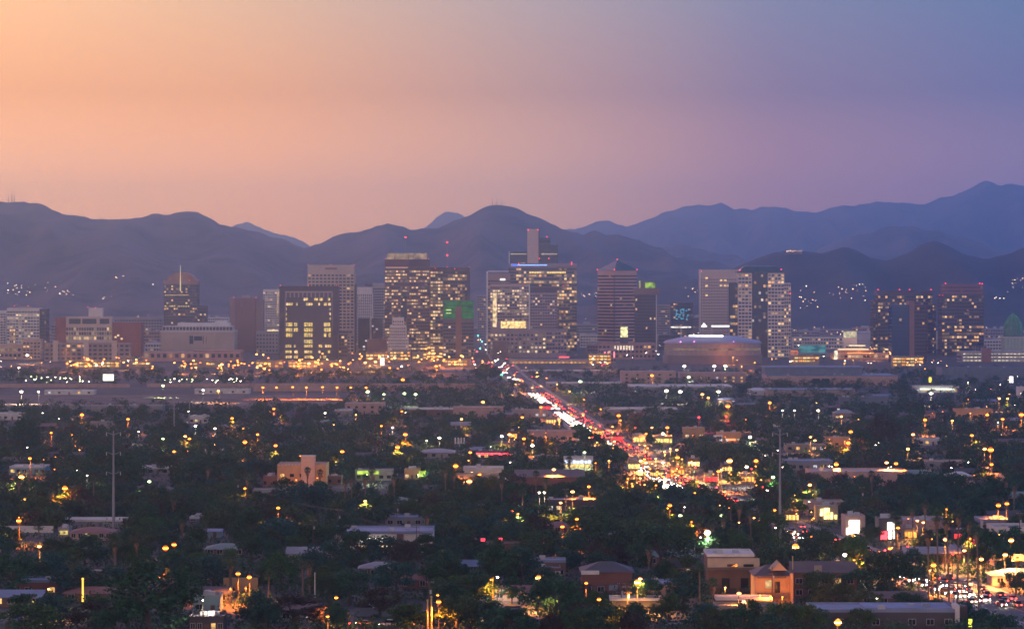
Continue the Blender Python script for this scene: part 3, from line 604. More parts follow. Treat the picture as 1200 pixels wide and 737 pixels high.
# AB arena
t = Tower('arena', 'wide low arena with a shallow violet lit roof and a glowing white roof edge', 'arena', 838, 3430, 'the violet roofed arena', py=405)
rx, ry = 57 * t.k, 45.0; zb = t.Z(402.5); zt = t.Z(393)
def ell(z, k, n=48): return [(rx * k * math.cos(2 * math.pi * i / n), 46 + ry * k * math.sin(2 * math.pi * i / n), z) for i in range(n)]
b = MB(); rings = [ell(zb + .02, 1.03), ell(zb + 2.2, .98), ell(zb + (zt - zb) * .55, .75), ell(zb + (zt - zb) * .85, .5)]
for a_, c_ in zip(rings, rings[1:]):
    for i in range(48): j = (i + 1) % 48; b.face([a_[i], a_[j], c_[j], c_[i]])
b.face(rings[-1]); b.build('roof', mat('violet_membrane', (.36,.35,.50), .5, .1, .05), t.o)  # violet floodlight put into the roof colour
b = MB(); b.prism([(x, y) for x, y, z in ell(0, 1.0)], 0, zb); b.build('wall', mat('arena_concrete', (.36,.29,.28), .8, .15, .05), t.o)
b = MB(); b.prism([(x, y) for x, y, z in ell(0, 1.035)], 0, zb - 13); b.build('lower_tier', mat('arena_dark', (.2,.16,.165), .8, .15, .05), t.o)
for i in range(30):
    a0 = math.pi * (1.03 + .94 * i / 29); b = MB(); x, y = rx * 1.0 * math.cos(a0), 46 + ry * 1.0 * math.sin(a0); b.tube((x, y, zb - 13), (x, y, zb), .5, .5, 6); b.build('column', MATS['arena_concrete'], t.o)
b = MB(); b.prism([(x, y) for x, y, z in ell(0, 1.005)], zb - 7.5, zb - 5.5); b.build('window_band', litroom('arena_glow', (1,.65,.3), .3, .08), t.o)
b = MB()
for i in range(24):
    a0, a1 = math.pi * (1.12 + .5 * i / 24), math.pi * (1.12 + .5 * (i + 1) / 24)
    p0 = (rx * .53 * math.cos(a0), 46 + ry * .53 * math.sin(a0), zb + (zt - zb) * .85 + .4); p1 = (rx * .53 * math.cos(a1), 46 + ry * .53 * math.sin(a1), zb + (zt - zb) * .85 + .4)
    b.tube(p0, p1, .55, n=5)
b.build('light_edge', glow('arena_white', (1,.95,.9), 6, True), t.o)
for a in (-40, -24, -8, 22): 
    b = MB(); b.ball((a * t.k, 3 + abs(a) * .12, zb + 1.6), .8, nu=6, nv=4); b.build('spotlight', glow('violet_spot', (1,.2,.9), 5, False), t.o)
b = MB(); b.box(t.X(836), t.X(857), 30, 32, t.Z(383.5), t.Z(381.8)); b.build('lit_sign', glow('sign_cool', (1,.95,.85), 2.6, False), t.o)
for a in (826, 836, 857): b = MB(); b.tube((t.X(a), 31, zt - 4), (t.X(a), 31, t.Z(376)), .5, .15, 5); b.build('spire', steel, t.o)
b = MB(); b.tube((t.X(827), 30, t.Z(383.5)), (t.X(827), 30, t.Z(379)), 3.4, .4, 8); b.build('lit_cone', glow('sign_cool', (1,.95,.85), 2.6, False), t.o)
FOOT.append((WX(778,3430), WX(898,3430), 3425, 3530))
# right hand low buildings
t = Tower('glass_roofed_hall', 'hall with a glowing turquoise glass roof right of the gridded tower', 'concert hall', 945, 3780, 'the turquoise roofed hall')
t.vol(926, 972, 413.5, wall=greym, p=.35, bay=4, fh=4.5, pier=1, top=2, d1=34); b = MB()
q = [(t.X(936), -.5, t.Z(411.5)), (t.X(967), -.5, t.Z(411.5)), (t.X(970), 26, t.Z(405)), (t.X(939), 26, t.Z(405))]
b.face(q); b.face([(q[0][0], -.5, t.Z(413.4)), (q[1][0], -.5, t.Z(413.4)), q[1], q[0]]); b.face([q[3], q[2], (q[2][0], 26, t.Z(413.4)), (q[3][0], 26, t.Z(413.4))]); b.build('glass_roof', litroom('turquoise_lit', (.16,.6,.62), .45, .1), t.o)
t.box('orange_cube', 927, 935, 410.5, 417.5, litroom('orange_panel', (1,.28,.1), .8, .3), -3, 4); t.foot(926,972,36)
t = Tower('terraced_building', 'stepped building with orange lit terraces and bright white soffits', 'commercial building', 1010, 3650, 'the orange lit terraced building')
oc = mat('orange_stucco', (0.7,0.364,0.196), .85, .12, .1)  # orange lamp light put into the stucco colour
t.vol(976, 1046, 414, wall=oc, p=.65, bay=4.2, fh=4.4, sp=.4, pier=.8, top=2, d1=34, ca=(1,.6,.25)); t.vol(982, 1024, 409.5, 414, d0=5, d1=30, wall=oc, p=0, fh=4, top=2); t.vol(992, 1015, 405, 409.5, d0=10, d1=28, wall=pale, p=.8, fh=3, top=1)
for a, b_, yy, m_ in ((982,1018,408.6,'warm'),(995,1014,404.3,'warm'),(1037,1046,408.8,'warm'),(993,1024,413,'amber')): t.box('lit_soffit', a, b_, yy, yy + 1.3, glow('soffit_' + m_, (1,.75,.42) if m_ == 'warm' else (1,.35,.1), 1.7, False), -.8, 2)  # soffits glow in place of lamp light on the terraces
t.box('stair_block', 991, 1005.5, 388.5, 396, litroom('stair_lemon', (1,.85,.5), .9, .2), 14, 24); t.box('stair_tower', 990.6, 1006, 396.1, None, pale, 14, 25)
t.box('lit_pillar', 977.5, 981.5, 411, 424, litroom('pillar_white', (1,.86,.6), 1.6, .3), -1.5, -.3); t.foot(976,1046,36)
t = Tower('stadium', 'huge plain grey stadium hangar behind the dark right-hand towers', 'stadium', 1068, 4200, 'the grey stadium hangar')
hg = mat('stadium_panel', (0.504,0.462,0.518), .7, .1, .03)
t.box('wall', 1006, 1134, 398, None, hg, 0, 90); t.box('upper_wall', 1004, 1130, 390.5, 397.9, mat('stadium_panel_pale', (0.602,0.546,0.602), .7, .1, .03), 3, 88); t.box('canopy', 1085, 1140, 412, 414.5, white, -8, 0); t.box('roof', 1003, 1131, 389.6, 390.4, steel, 2, 89); t.foot(1003,1140,95)
t = Tower('stepped_dark_tower', 'wide dark tower with stepped edges and red roof lights behind the slim blue tower', 'skyscraper', 1060, 3900, 'the wide dark stepped tower')
du = mat('dark_plum_panel', (0.09,0.06,0.084), .45, .15, .05)
t.vol(1029, 1093, 343, wall=du, p=.2, bay=2.9, fh=4, sp=.4, pier=.4, top=4, d1=40, s_=1.1); t.vol(1024, 1028.9, 352, wall=du, p=.3, d0=5, d1=36, bay=2.6, pier=.4, top=2); t.vol(1093.1, 1097.5, 356, wall=du, p=.3, d0=5, d1=36, bay=2.6, pier=.4, top=2)
t.box('parapet', 1028, 1094, 340.5, 342.9, greyd, -.3, 40); t.avi((1029,339.5),(1054,339.5),(1066,339.5),(1091,339.5), r=1.0); t.foot(1024,1098,42)
t = Tower('slim_blue_tower', 'slim dark blue glass tower with a brown vertical band and red tinted right side', 'office tower', 1065, 3500, 'the slim dark blue tower')
t.vol(1045, 1065.5, 357, wall=mat('deep_blue_glass', (.02,.06,.17), .12, .2, .08), glass=(.012,.05,.15), p=.03, bay=2.6, fh=3.8, sp=.3, pier=.25, top=3, d1=30); t.box('brown_band', 1065.6, 1071.4, 353, None, brownm, -.8, 30); t.vol(1071.5, 1086.5, 357, wall=mat('maroon_panel', (0.084,0.036,0.06), .4, .15, .05), p=.06, bay=2.6, fh=3.8, sp=.35, pier=.4, top=3, d1=30); t.foot(1045,1087,32)
t = Tower('lit_dark_tower', 'dark tower with red tinted crown and many warm lit floors at far right', 'skyscraper', 1128, 3800, 'the far right lit dark tower')
t.vol(1104, 1153, 344.5, wall=du, p=.5, bay=2.9, fh=4, sp=.42, pier=.4, top=2, d1=40, s_=1.2); t.vol(1108, 1152, 333, 344.4, d0=1.5, d1=38, wall=mat('crown_maroon', (0.224,0.096,0.128), .5, .1, .06), p=.03, bay=2.9, fh=4, sp=.6, pier=.8, top=3)
t.avi((1108,332),(1148,332),(1151,332.5), r=1.1); t.avi((1101,346),(1105,346)); t.foot(1104,1153,42)
t = Tower('domed_courthouse', 'pale building with a pointed green lit dome at the right edge', 'courthouse', 1189, 3750, 'the green lit domed courthouse')
t.box('wall', 1177, 1215, 396, None, mat('sage_stone', (0.42,0.462,0.42), .8, .12, .06), 0, 26); t.box('cornice', 1176, 1216, 394.8, 395.9, pale, -.8, 27)
for i in range(9): t.box('column', 1178.5 + i * 4, 1179.8 + i * 4, 396.2, 408, mat('sage_column', (0.476,0.588,0.476), .8, .1, .1), -.7, -.05)
prof = [(11,394.7),(11,388),(10.6,384),(9.4,379),(7.2,374),(4.4,370.5),(1.8,368.6),(.5,367),(.3,364.5)]
b = MB(); n = 20
for (r0, y0), (r1, y1) in zip(prof, prof[1:]):
    for i in range(n):
        a0, a1 = 2 * math.pi * i / n, 2 * math.pi * (i + 1) / n
        P = lambda r, y, a: (r * t.k * math.cos(a), 13 + r * t.k * math.sin(a), t.Z(y))
        b.face([P(r0, y0, a0), P(r0, y0, a1), P(r1, y1, a1), P(r1, y1, a0)])
b.build('dome', mat('patina_dome', (.10,.20,.15), .5, .2, .2), t.o)  # green floodlight put into the dome colour
for i in range(n):
    if i % 2: continue
    a0 = 2 * math.pi * i / n; b = MB()
    for (r0, y0), (r1, y1) in zip(prof[1:6], prof[2:7]): b.tube(P(r0 + .2, y0, a0), P(r1 + .2, y1, a0), .3, n=4)
    b.build('dome_rib', litroom('rib_green', (.2,.75,.22), .3, .2), t.o)  # ribs glow to imitate the green floodlight
t.foot(1177,1215)
t = Tower('parking_garage', 'open parking garage with bright white lit decks at the right', 'parking garage', 1160, 3520, 'the lit parking garage')
gc = mat('garage_concrete', (0.42,0.364,0.378), .85, .12, .1); lm = litroom('deck_light', (1,.84,.58), 1.1, .18)
for i in range(5):
    yy = 412 + i * 3.9
    t.box('deck', 1127, 1215, yy, yy + 1.7, gc, 0, 40); t.box('deck_light', 1129, 1151, yy + 2.1, yy + 3.2, lm, 1.5, 2); t.box('deck_light', 1162, 1214, yy + 2.1, yy + 3.2, lm, 1.5, 2)
for i in range(19): t.box('column', 1127 + i * 4.6, 1128 + i * 4.6, 413, None, gc, .2, 1.4)
t.box('stair_tower', 1151.5, 1161.5, 408, None, mat('dusty_brick', (0.336,0.168,0.14)), -1.5, 12); t.foot(1127,1215,42)
# lower city between and behind the towers
FARB = [(232,262,383,4900),(241,268,372,5200),(286,300,380,5300),(340,360,372,5600),(553,562,385,5300),(676,700,380,4700),(680,702,392,4300),(741,746,390,4700),(786,822,388,4600),(812,822,372,4900),(928,960,388,4600),(930,990,395,4200),(955,1004,386,5200),(1000,1024,384,4800),(1098,1106,392,4400),(1155,1178,385,4700),(1150,1180,398,4100),(60,70,380,4300),(165,190,388,4400),(0,26,392,4300),(46,62,390,4300),(170,196,402,4000),(318,330,402,4100),(688,704,404,4000),(772,790,392,4100),(1140,1156,404,3800)]
for i, (a, b_, yt, Y) in enumerate(FARB):
    m_ = [greym, pale, violet, mat('pink_brick', (0.392,0.238,0.224)), mat('slate_panel', (0.132,0.108,0.126))][i % 5]
    t = Tower('city_block', None, None, (a + b_) / 2, Y, None)
    t.vol(a, b_, yt, wall=m_, p=R.choice([.12, .2, .3]), bay=3.6, fh=3.8, pier=1.1, top=2, d1=25)
    t.plant(a, b_, yt, 2, steel); t.foot(a, b_)
    LATER.append((t.o, ['low grey city block', 'low pale city block', 'low mauve city block', 'low pinkish brick city block', 'low slate coloured city block'][i % 5], 'office building', 'low blocks between the towers', (a + b_) / 2, yt + 6))
# antennas on the peaks, lit resort on the hillside
def peak_mast(px, yt, yb, Y, label):
    t = Tower('radio_mast', label, 'radio mast', px, Y, None); t.mast(px, yt, yb + 4, d=0, r=1.6)
for px, yt in ((10,228),(14,224),(17,227)): peak_mast(px, yt, 238, 8000, {10:'short radio mast left of the tallest mast on the left hill top',14:'tallest radio mast on the left hill top',17:'radio mast just right of the tallest mast on the left hill top'}[px])
for px, yt, l in ((577,233,'left radio mast on the highest central peak'),(582,231,'middle radio mast, tallest on the central peak'),(588,234,'right radio mast on the highest central peak')): peak_mast(px, yt, 241, 8000, l)
t = Tower('hillside_resort', 'brightly lit resort building high on the dark hill at right', 'resort', 931, 6330, 'the hillside resort', py=293)
b = MB(); b.box(t.X(922), t.X(940), 0, 24, t.Z(298), t.Z(293.4)); b.box(t.X(928), t.X(935), 3, 20, t.Z(293.4), t.Z(292)); b.build('wall', brownm, t.o)
for i in range(9): q = MB(); q.box(t.X(921.6 + i * 2.1), t.X(922.9 + i * 2.1), -.6, -.1, t.Z(295 - (i % 3) * .3), t.Z(293.9 - (i % 3) * .3)); q.build('window', litroom('resort_glow', (1,.72,.45), 2.2, .05), t.o)
# ------------------------------------------------------------------ roads
asph = ground_mat('asphalt', [(.05,.048,.05),(.07,.066,.066),(.04,.038,.04)], [0,.15,.02], .75)
conc = mat('kerb_concrete', (.27,.25,.24), .85, .15, .3); paintm = mat('road_paint', (.7,.68,.62), .6, .2, .5)
AVE = [(-52,5600),(-41,5000),(-20,4000),(0,3050),(26,2420),(50,1860),(68,1500),(74,1396),(88,1260),(106,1100),(131,919),(146,830),(160,740),(175,640),(190,520)]
def ave_x(y):
    pts = sorted((b, a) for a, b in AVE); return float(np.interp(y, [p[0] for p in pts], [p[1] for p in pts]))
def ribbon(name, pts, half, z, m, kind='structure', off=0.0, zbase=None):
    b = MB(); L_ = []
    for i, (x, y) in enumerate(pts):
        a = Vector(pts[max(0, i - 1)]); c = Vector(pts[min(len(pts) - 1, i + 1)]); d = (c - a).normalized(); nrm = Vector((-d.y, d.x))
        p = Vector((x, y)) + nrm * off; L_.append((p + nrm * half, p - nrm * half))
    for (a0, a1), (b0, b1) in zip(L_, L_[1:]):
        b.face([(b0.x, b0.y, z), (b1.x, b1.y, z), (a1.x, a1.y, z), (a0.x, a0.y, z)][::-1])
        if zbase is not None:
            b.face([(a0.x, a0.y, zbase), (b0.x, b0.y, zbase), (b0.x, b0.y, z), (a0.x, a0.y, z)]); b.face([(a1.x, a1.y, zbase), (b1.x, b1.y, zbase), (b1.x, b1.y, z), (a1.x, a1.y, z)])
    return tag(b.build(name, m), kind=kind)
AY = list(range(500, 2600, 20)) + list(range(2600, 5601, 100)); AP = [(ave_x(y), y) for y in AY]
ribbon('avenue', AP, 9.2, .008, asph)
for o_ in (-11, 11): ribbon('sidewalk', AP, 1.8, .13, conc, off=o_, zbase=0)
for o_ in (-.25, .25): ribbon('road_line', AP, .08, .012, mat('yellow_paint', (.6,.42,.06), .6, .2, .5), off=o_)
for o_ in (-6, -3, 3, 6):
    b = MB()
    for y in range(500, 2000, 12):
        x0, x1 = ave_x(y) + o_, ave_x(y + 3) + o_; b.face([(x0 - .07, y, .012), (x0 + .07, y, .012), (x1 + .07, y + 3, .012), (x1 - .07, y + 3, .012)])
    tag(b.build('road_line', paintm), kind='structure')
CROSS = [(2950,-700,700),(2300,-500,600),(1840,-420,500),(1390,-300,330),(1130,-260,60),(868,-190,120)]
for Y, xa, xb in CROSS:
    ax = ave_x(Y)
    for a, c in ((xa, ax - 13), (ax + 13, xb)):
        if c - a > 10: ribbon('street', [(a, Y), (c, Y)], 6, .008, asph)
lot = ground_mat('parking_asphalt', [(.05,.047,.048),(.065,.062,.06),(.04,.038,.038)], [0,.2,.03], .8)
def patch(name, x0, x1, ya, yb, m, z=.004):
    Ya, Yb = depth_of(ya), depth_of(yb); b = MB(); b.face([(WX(x0, Ya), Ya, z), (WX(x1, Ya), Ya, z), (WX(x1, Yb), Yb, z), (WX(x0, Yb), Yb, z)]); return tag(b.build(name, m), kind='structure')
patch('field', -80, 398, 475, 462.5, ground_mat('dry_grass', [(.12,.08,.057),(.07,.06,.038),(.19,.135,.10)], [0,.012,.03]))
for a in ((-10,62,633,616),(385,487,737,716),(560,625,740,712),(770,930,740,716),(1000,1080,738,700),(640,720,738,716),(115,300,449,440)): patch('parking_lot', *a, lot, .004 if a[2] < 600 or True else 0)

# ------------------------------------------------------------------ low buildings
FLAT = {k: mat('roof_' + k, c, .7, .18, .15) for k, c in dict(white=(.62,.60,.60), grey=(.32,.31,.33), blue=(.2,.25,.38), brown=(.13,.085,.07), red=(.24,.1,.075), tan=(.38,.3,.24), dark=(.06,.055,.06), green=(.16,.24,.22)).items()}
WALL = {k: mat('wall_' + k, c, .85, .15, .25) for k, c in dict(white=(.62,.57,.54), pink=(.45,.29,.26), beige=(.44,.35,.27), brown=(.17,.1,.08), grey=(.28,.26,.27), brick=(.2,.085,.065), blue=(.15,.18,.24), tan=(.34,.26,.2), orange=(.5,.3,.16), teal=(.25,.36,.36), dark=(.08,.07,.08)).items()}  # orange puts lamp glow into the colour of orange lit walls
W_LIT = [litroom('home_amber', (1,.55,.16), 1.3), litroom('home_warm', (1,.7,.35), 1.1), litroom('home_cool', (.9,.92,1), .9)]
W_DARK = mat('dark_window', (.02,.022,.028), .1, .1, .5)
DOOR = mat('painted_door', (.14,.08,.06), .6, .2, .5); TRIM = mat('white_trim', (.6,.57,.55), .6, .1, .4)
def lowrise(label, cat, x0, x1, yt, yb, depth=18, wall='white', roof='grey', kind='flat', lit=.3, nwin=6, phrase=None, name='commercial_building', ac=3, Y=None, door=True, prot=True, protpad=0, wh=None):
    "a low building whose front wall spans the photo box; roof flat with parapet, gable or hip"
    Y = Y or depth_of(yb); k = Y / F; xc = (x0 + x1) / 2; H = WZ(yt, Y); W = (x1 - x0) * k
    o = empty(name, (WX(xc, Y), Y, 0)); 
    if label: tag(o, label, cat)
    wm, rm = WALL[wall], FLAT[roof]
    h = W / 2; eave = H if kind == 'flat' else max(2.4, H - min(2.4, .28 * H + .3)); win_top = min(eave - .5, 2.6 if eave < 4.5 else eave - .8)
    b = MB(); b.box(-h, h, 0, depth, 0, eave); b.build('wall', wm, o)
    if kind == 'flat':
        b = MB(); b.box(-h + .25, h - .25, .25, depth - .25, eave - .02, eave + .06); r = b.build('roof', rm, o)
        b = MB(); t_ = .28; p = .55
        for q in ((-h - .04, h + .04, -.04, t_), (-h - .04, h + .04, depth - t_, depth + .04), (-h - .04, -h + t_, t_, depth - t_), (h - t_, h + .04, t_, depth - t_)): b.box(*q, eave - .25, eave + p)
        b.build('parapet', FLAT['white'] if roof == 'white' else FLAT['blue'] if roof == 'blue' else wm, o)
        for i in range(ac):
            a = R.uniform(-h + 1, max(-h + 1.2, h - 3)); d = R.uniform(1, max(1.2, depth - 3)); b = MB(); b.box(a, a + 1.8, d, d + 1.5, eave + .07, eave + .07 + R.uniform(.8, 1.5)); b.box(a + .2, a + 1.6, d - .25, d - .01, eave + .2, eave + .7); b.build('air_conditioner', steel, o)
    elif kind == 'gable':
        b = MB(); ov = .5; rd = H
        for s_ in (0, 1):
            pts = [(-h - ov, -ov, eave - .12), (h + ov, -ov, eave - .12), (h + ov, depth / 2, rd), (-h - ov, depth / 2, rd)]
            if s_: pts = [(x, depth - y, z) for x, y, z in pts][::-1]
            b.face(pts); b.face([(x, y, z - .18) for x, y, z in pts][::-1])
            for u_, v_ in ((0, 1),): b.face([(pts[0][0], pts[0][1], pts[0][2] - .18), (pts[1][0], pts[1][1], pts[1][2] - .18), pts[1], pts[0]])
        b.face([(-h, 0, eave), (-h, depth, eave), (-h, depth / 2, rd - .15)]); b.face([(h, depth, eave), (h, 0, eave), (h, depth / 2, rd - .15)]); b.build('roof', rm, o)
    else:
        b = MB(); ov = .6; r = min(h * .75, depth / 2); e = eave - .1
        A, B_, C_, D_ = (-h - ov, -ov, e), (h + ov, -ov, e), (h + ov, depth + ov, e), (-h - ov, depth + ov, e); P_, Q_ = (-h + r, depth / 2, H), (h - r, depth / 2, H)
        b.face([A, B_, Q_, P_]); b.face([B_, C_, Q_]); b.face([C_, D_, P_, Q_]); b.face([D_, A, P_]); b.face([A, D_, C_, B_]); b.build('roof', rm, o)
    if nwin:
        step = W / nwin; ww = min(1.8, step * .6); floors = max(1, int((eave - .5) / 3.2)) if wh is None else 1
        for f in range(floors):
            for i in range(nwin):
                c = -h + step * (i + .5); z0 = f * 3.2 + 1.0; z1 = min(z0 + 1.4, eave - .3)
                if door and f == 0 and i == nwin // 2: continue
                if z1 - z0 < .5: continue
                m_ = R.choice(W_LIT) if R.random() < lit else W_DARK
                q = MB(); q.box(c - ww / 2, c + ww / 2, -.05, .08, z0, z1); w_ = q.build('window', m_, o)
                if Y < 1250:
                    q = MB()
                    for bx in ((c - ww / 2 - .1, c + ww / 2 + .1, z0 - .1, z0 - .005), (c - ww / 2 - .1, c + ww / 2 + .1, z1 + .005, z1 + .1), (c - ww / 2 - .1, c - ww / 2 - .005, z0, z1), (c + ww / 2 + .005, c + ww / 2 + .1, z0, z1), (c - .04, c + .04, z0, z1)): q.box(bx[0], bx[1], -.09, -.055, bx[2], bx[3])
                    q.build('window_frame', TRIM, w_)
    if door:
        c = -h + W / max(nwin, 1) * (nwin // 2 + .5) if nwin else 0
        q = MB(); q.box(c - .55, c + .55, -.06, .06, 0, 2.15); q.build('door', DOOR, o)
    FOOT.append((WX(x0, Y) - 2, WX(x1, Y) + 2, Y - 3, Y + depth + 2))
    if prot: PROT.append((x0 - protpad, x1 + protpad, yt - protpad, yb - 2 + protpad, Y))
    if phrase: mark(phrase, xc, (yt + yb) / 2)
    return o, (lambda px: (px - xc) * k), (lambda py: WZ(py, Y))
def addbox(o, name, X, Z, x0, x1, yt, yb, m, d0=-.4, d1=-.1):
    b = MB(); b.box(X(x0), X(x1), d0, d1, Z(yb), Z(yt)); return b.build(name, m, o)
lr = lowrise
# freeway edge and warehouses, y 435-460
o, X, Z = lr('very long pink wall lit by a row of orange lamps', 'wall', 297, 556, 450, 458.5, 3, 'pink', 'tan', nwin=0, phrase='the long pink wall', name='sound_wall', ac=0, door=False)
o, X, Z = lr('pink retaining wall strip left of the brown field edge', 'wall', -40, 152, 450.5, 454, 2, 'pink', 'tan', nwin=0, phrase='the pink retaining wall', name='sound_wall', ac=0, door=False)
lr('pink retaining wall strip between the lit parking lot and the long pink wall', 'wall', 172, 296, 450, 453.5, 2, 'pink', 'tan', nwin=0, name='sound_wall', ac=0, door=False, phrase='the middle pink strip')
lr('row of low white sheds along the far side of the brown field', 'shed', 52, 110, 458, 462.5, 16, 'white', 'white', nwin=5, phrase='the row of white sheds', name='shed', lit=.4)
lr('long white shed with bright doors under two floodlights', 'shed', 228, 292, 456.5, 461.5, 18, 'white', 'grey', nwin=5, lit=.5, phrase='the bright doored white shed', name='shed')
lr('grey low warehouse at the near edge of the brown field', 'warehouse', 80, 190, 476, 484, 20, 'grey', 'grey', nwin=7, lit=0, phrase='the grey field warehouse', name='warehouse')
lr('white long roofed warehouse behind the long pink wall', 'warehouse', 312, 392, 445.5, 449.5, 30, 'white', 'white', nwin=8, lit=.3, phrase='the white long roofed warehouse', name='warehouse', Y=3050)
lr('long flat white roofed depot right of the long pink wall', 'warehouse', 447, 552, 444, 448.5, 40, 'white', 'white', nwin=10, lit=.15, phrase='the flat white depot', name='warehouse', Y=2950)
lr('pale blue roofed depot below the green topped tower', 'warehouse', 506, 552, 435, 443, 40, 'blue', 'blue', nwin=4, lit=.2, phrase='the pale blue depot', name='warehouse', Y=3150)
lr('pinkish warehouse with floodlit front and large orange lamp', 'warehouse', 728, 792, 436, 450, 36, 'pink', 'tan', nwin=5, lit=.1, phrase='the orange floodlit pink warehouse', name='warehouse')
lr('long pink warehouse with lit white doors', 'warehouse', 797, 874, 437.5, 449, 34, 'pink', 'grey', nwin=8, lit=.5, phrase='the white doored pink warehouse', name='warehouse')
lr('thin long white roofed shed below the amber hall', 'shed', 611, 717, 434.5, 439, 22, 'grey', 'white', nwin=8, lit=.1, phrase='the thin white shed', name='shed', Y=3150)
lr('thin long grey roofed shed in front of the thin white shed', 'shed', 640, 729, 449, 454, 22, 'grey', 'white', nwin=8, lit=.05, phrase='the thin grey shed', name='shed')
lr('wide pale roofed warehouse with bright white door lamps', 'warehouse', 738, 858, 453, 461, 50, 'grey', 'white', nwin=10, lit=.3, phrase='the wide pale warehouse', name='warehouse')
lr('bright white gabled shed end beside the wide pale warehouse', 'shed', 880, 902, 455, 463, 40, 'white', 'white', kind='hip', nwin=2, lit=0, phrase='the white gabled shed', name='shed')
o, X, Z = lr('very large blue grey warehouse with two dark loading doors', 'warehouse', 900, 1052, 440.5, 452, 70, 'pink', 'blue', nwin=0, phrase='the blue grey warehouse', name='warehouse', ac=8)
for a in (952, 963): addbox(o, 'loading_door', X, Z, a, a + 9, 443.5, 449.5, W_DARK)
addbox(o, 'upper_storey', X, Z, 900, 1015, 432, 440, WALL['blue'], 30, 68); addbox(o, 'upper_roof', X, Z, 899, 1016, 430.8, 431.9, FLAT['blue'], 29, 69)
lr('long tan fronted warehouse with a blue roof before the blue grey warehouse', 'warehouse', 900, 1002, 457, 464.5, 40, 'tan', 'blue', nwin=6, lit=.05, phrase='the tan fronted warehouse', name='warehouse')
lr('dark blue windowless warehouse below the parking garage', 'warehouse', 1104, 1215, 431.5, 447, 40, 'blue', 'dark', nwin=0, phrase='the dark blue warehouse', name='warehouse', ac=5)
o, X, Z = lr('low strip building with a bright white canopy', 'commercial building', 1072, 1124, 453, 460, 18, 'white', 'white', nwin=6, lit=.9, phrase='the bright canopy strip building'); addbox(o, 'lit_canopy', X, Z, 1078, 1118, 455, 456.6, glow('canopy_white', (.92,1,.8), 2.0, False), -2, -.3)
lr('white boxy building cut by the right photo edge', 'commercial building', 1195, 1215, 454.5, 466, 18, 'white', 'white', nwin=2, lit=0, phrase='the white box at the edge')
# y 465-530
lr('salmon pink flat building with blank walls', 'commercial building', 404, 450, 473.5, 485.5, 26, 'pink', 'tan', nwin=5, lit=.05, phrase='the salmon pink building')
lr('long low building with a thin white roof line behind dark trees', 'commercial building', 462, 531, 479.5, 488, 20, 'brown', 'white', nwin=6, lit=.05, phrase='the thin white roof line')
lr('grey shed with a pale roof beside the salmon pink building', 'shed', 392, 412, 481, 488, 18, 'grey', 'white', nwin=2, lit=0, name='shed')
lr('mauve row building right of the thin white roof line', 'commercial building', 531, 590, 478, 490, 22, 'pink', 'grey', nwin=6, lit=.1, phrase='the mauve row building')
lr('small white flat house near the left photo edge', 'house', -5, 26, 485, 492, 16, 'white', 'white', nwin=4, lit=.1, name='house', phrase='the small white flat house')
lr('white roofed bungalow beside the far steel pole', 'house', 222, 243, 488.5, 496, 14, 'white', 'white', nwin=4, lit=.2, name='house', phrase='the white bungalow by the pole')
lr('barrel roofed grey hall behind dark trees', 'hall', 494, 532, 526.5, 537, 22, 'grey', 'grey', kind='hip', nwin=4, lit=.1, name='hall', phrase='the grey hipped hall')
lr('long pale lit wall and shop row left of the avenue', 'commercial building', 600, 642, 481, 489, 16, 'grey', 'tan', nwin=5, lit=.3, phrase='the pale shop row')
lr('long low shop row beside the avenue with a flat tan roof', 'commercial building', 618, 682, 506, 517, 18, 'pink', 'tan', nwin=7, lit=.3, phrase='the flat tan shop row')
lr('pale roofed strip building beyond the avenue', 'commercial building', 708, 794, 479.5, 487, 26, 'grey', 'white', nwin=8, lit=.15, phrase='the pale strip building')
lr('orange lit tan building right of the avenue', 'commercial building', 801, 826, 502.5, 514, 16, 'orange', 'tan', nwin=3, lit=.3, phrase='the small orange tan building')
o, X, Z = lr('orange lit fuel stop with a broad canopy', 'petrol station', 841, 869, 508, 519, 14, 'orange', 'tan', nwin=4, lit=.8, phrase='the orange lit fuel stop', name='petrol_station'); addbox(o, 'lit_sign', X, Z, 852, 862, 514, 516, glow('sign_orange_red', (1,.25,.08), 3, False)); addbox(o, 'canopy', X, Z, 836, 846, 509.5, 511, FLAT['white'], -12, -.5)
o, X, Z = lr('yellow lit shop front behind trees right of the avenue', 'shop', 766, 788, 512, 521, 14, 'tan', 'tan', nwin=0, phrase='the yellow lit shop front', name='shop', door=False)
for i in range(6): addbox(o, 'shop_window', X, Z, 767 + i * 3.5, 769.8 + i * 3.5, 514, 518.5, litroom('shop_lemon', (1,.78,.2), 1.8, .4))
o, X, Z = lr('yellow lit shop at the avenue bend', 'shop', 742, 757, 510, 520, 12, 'tan', 'tan', nwin=0, name='shop', door=False, phrase='the lit shop at the bend')
for i in range(4): addbox(o, 'shop_window', X, Z, 743 + i * 3.4, 745.8 + i * 3.4, 512.5, 517.5, litroom('shop_lemon', (1,.78,.2), 1.8, .4))
lr('white flat roof building far right behind dark trees', 'commercial building', 985, 1050, 466, 474, 20, 'blue', 'dark', nwin=6, lit=.05, phrase='the dark flat building')
lr('tan houses row with an orange lit end wall', 'house', 1120, 1163, 480, 490, 14, 'orange', 'grey', nwin=5, lit=.3, name='house', phrase='the orange ended house row')
o, X, Z = lr('pink lit narrow gabled house end', 'house', 1086, 1096, 481, 491, 10, 'pink', 'brown', kind='gable', nwin=2, lit=.3, name='house')
lr('hip roofed pale house left of the pink gabled house end', 'house', 978, 1003, 480, 492, 14, 'tan', 'grey', kind='hip', nwin=4, lit=.2, name='house', phrase='the pale hip roofed house')
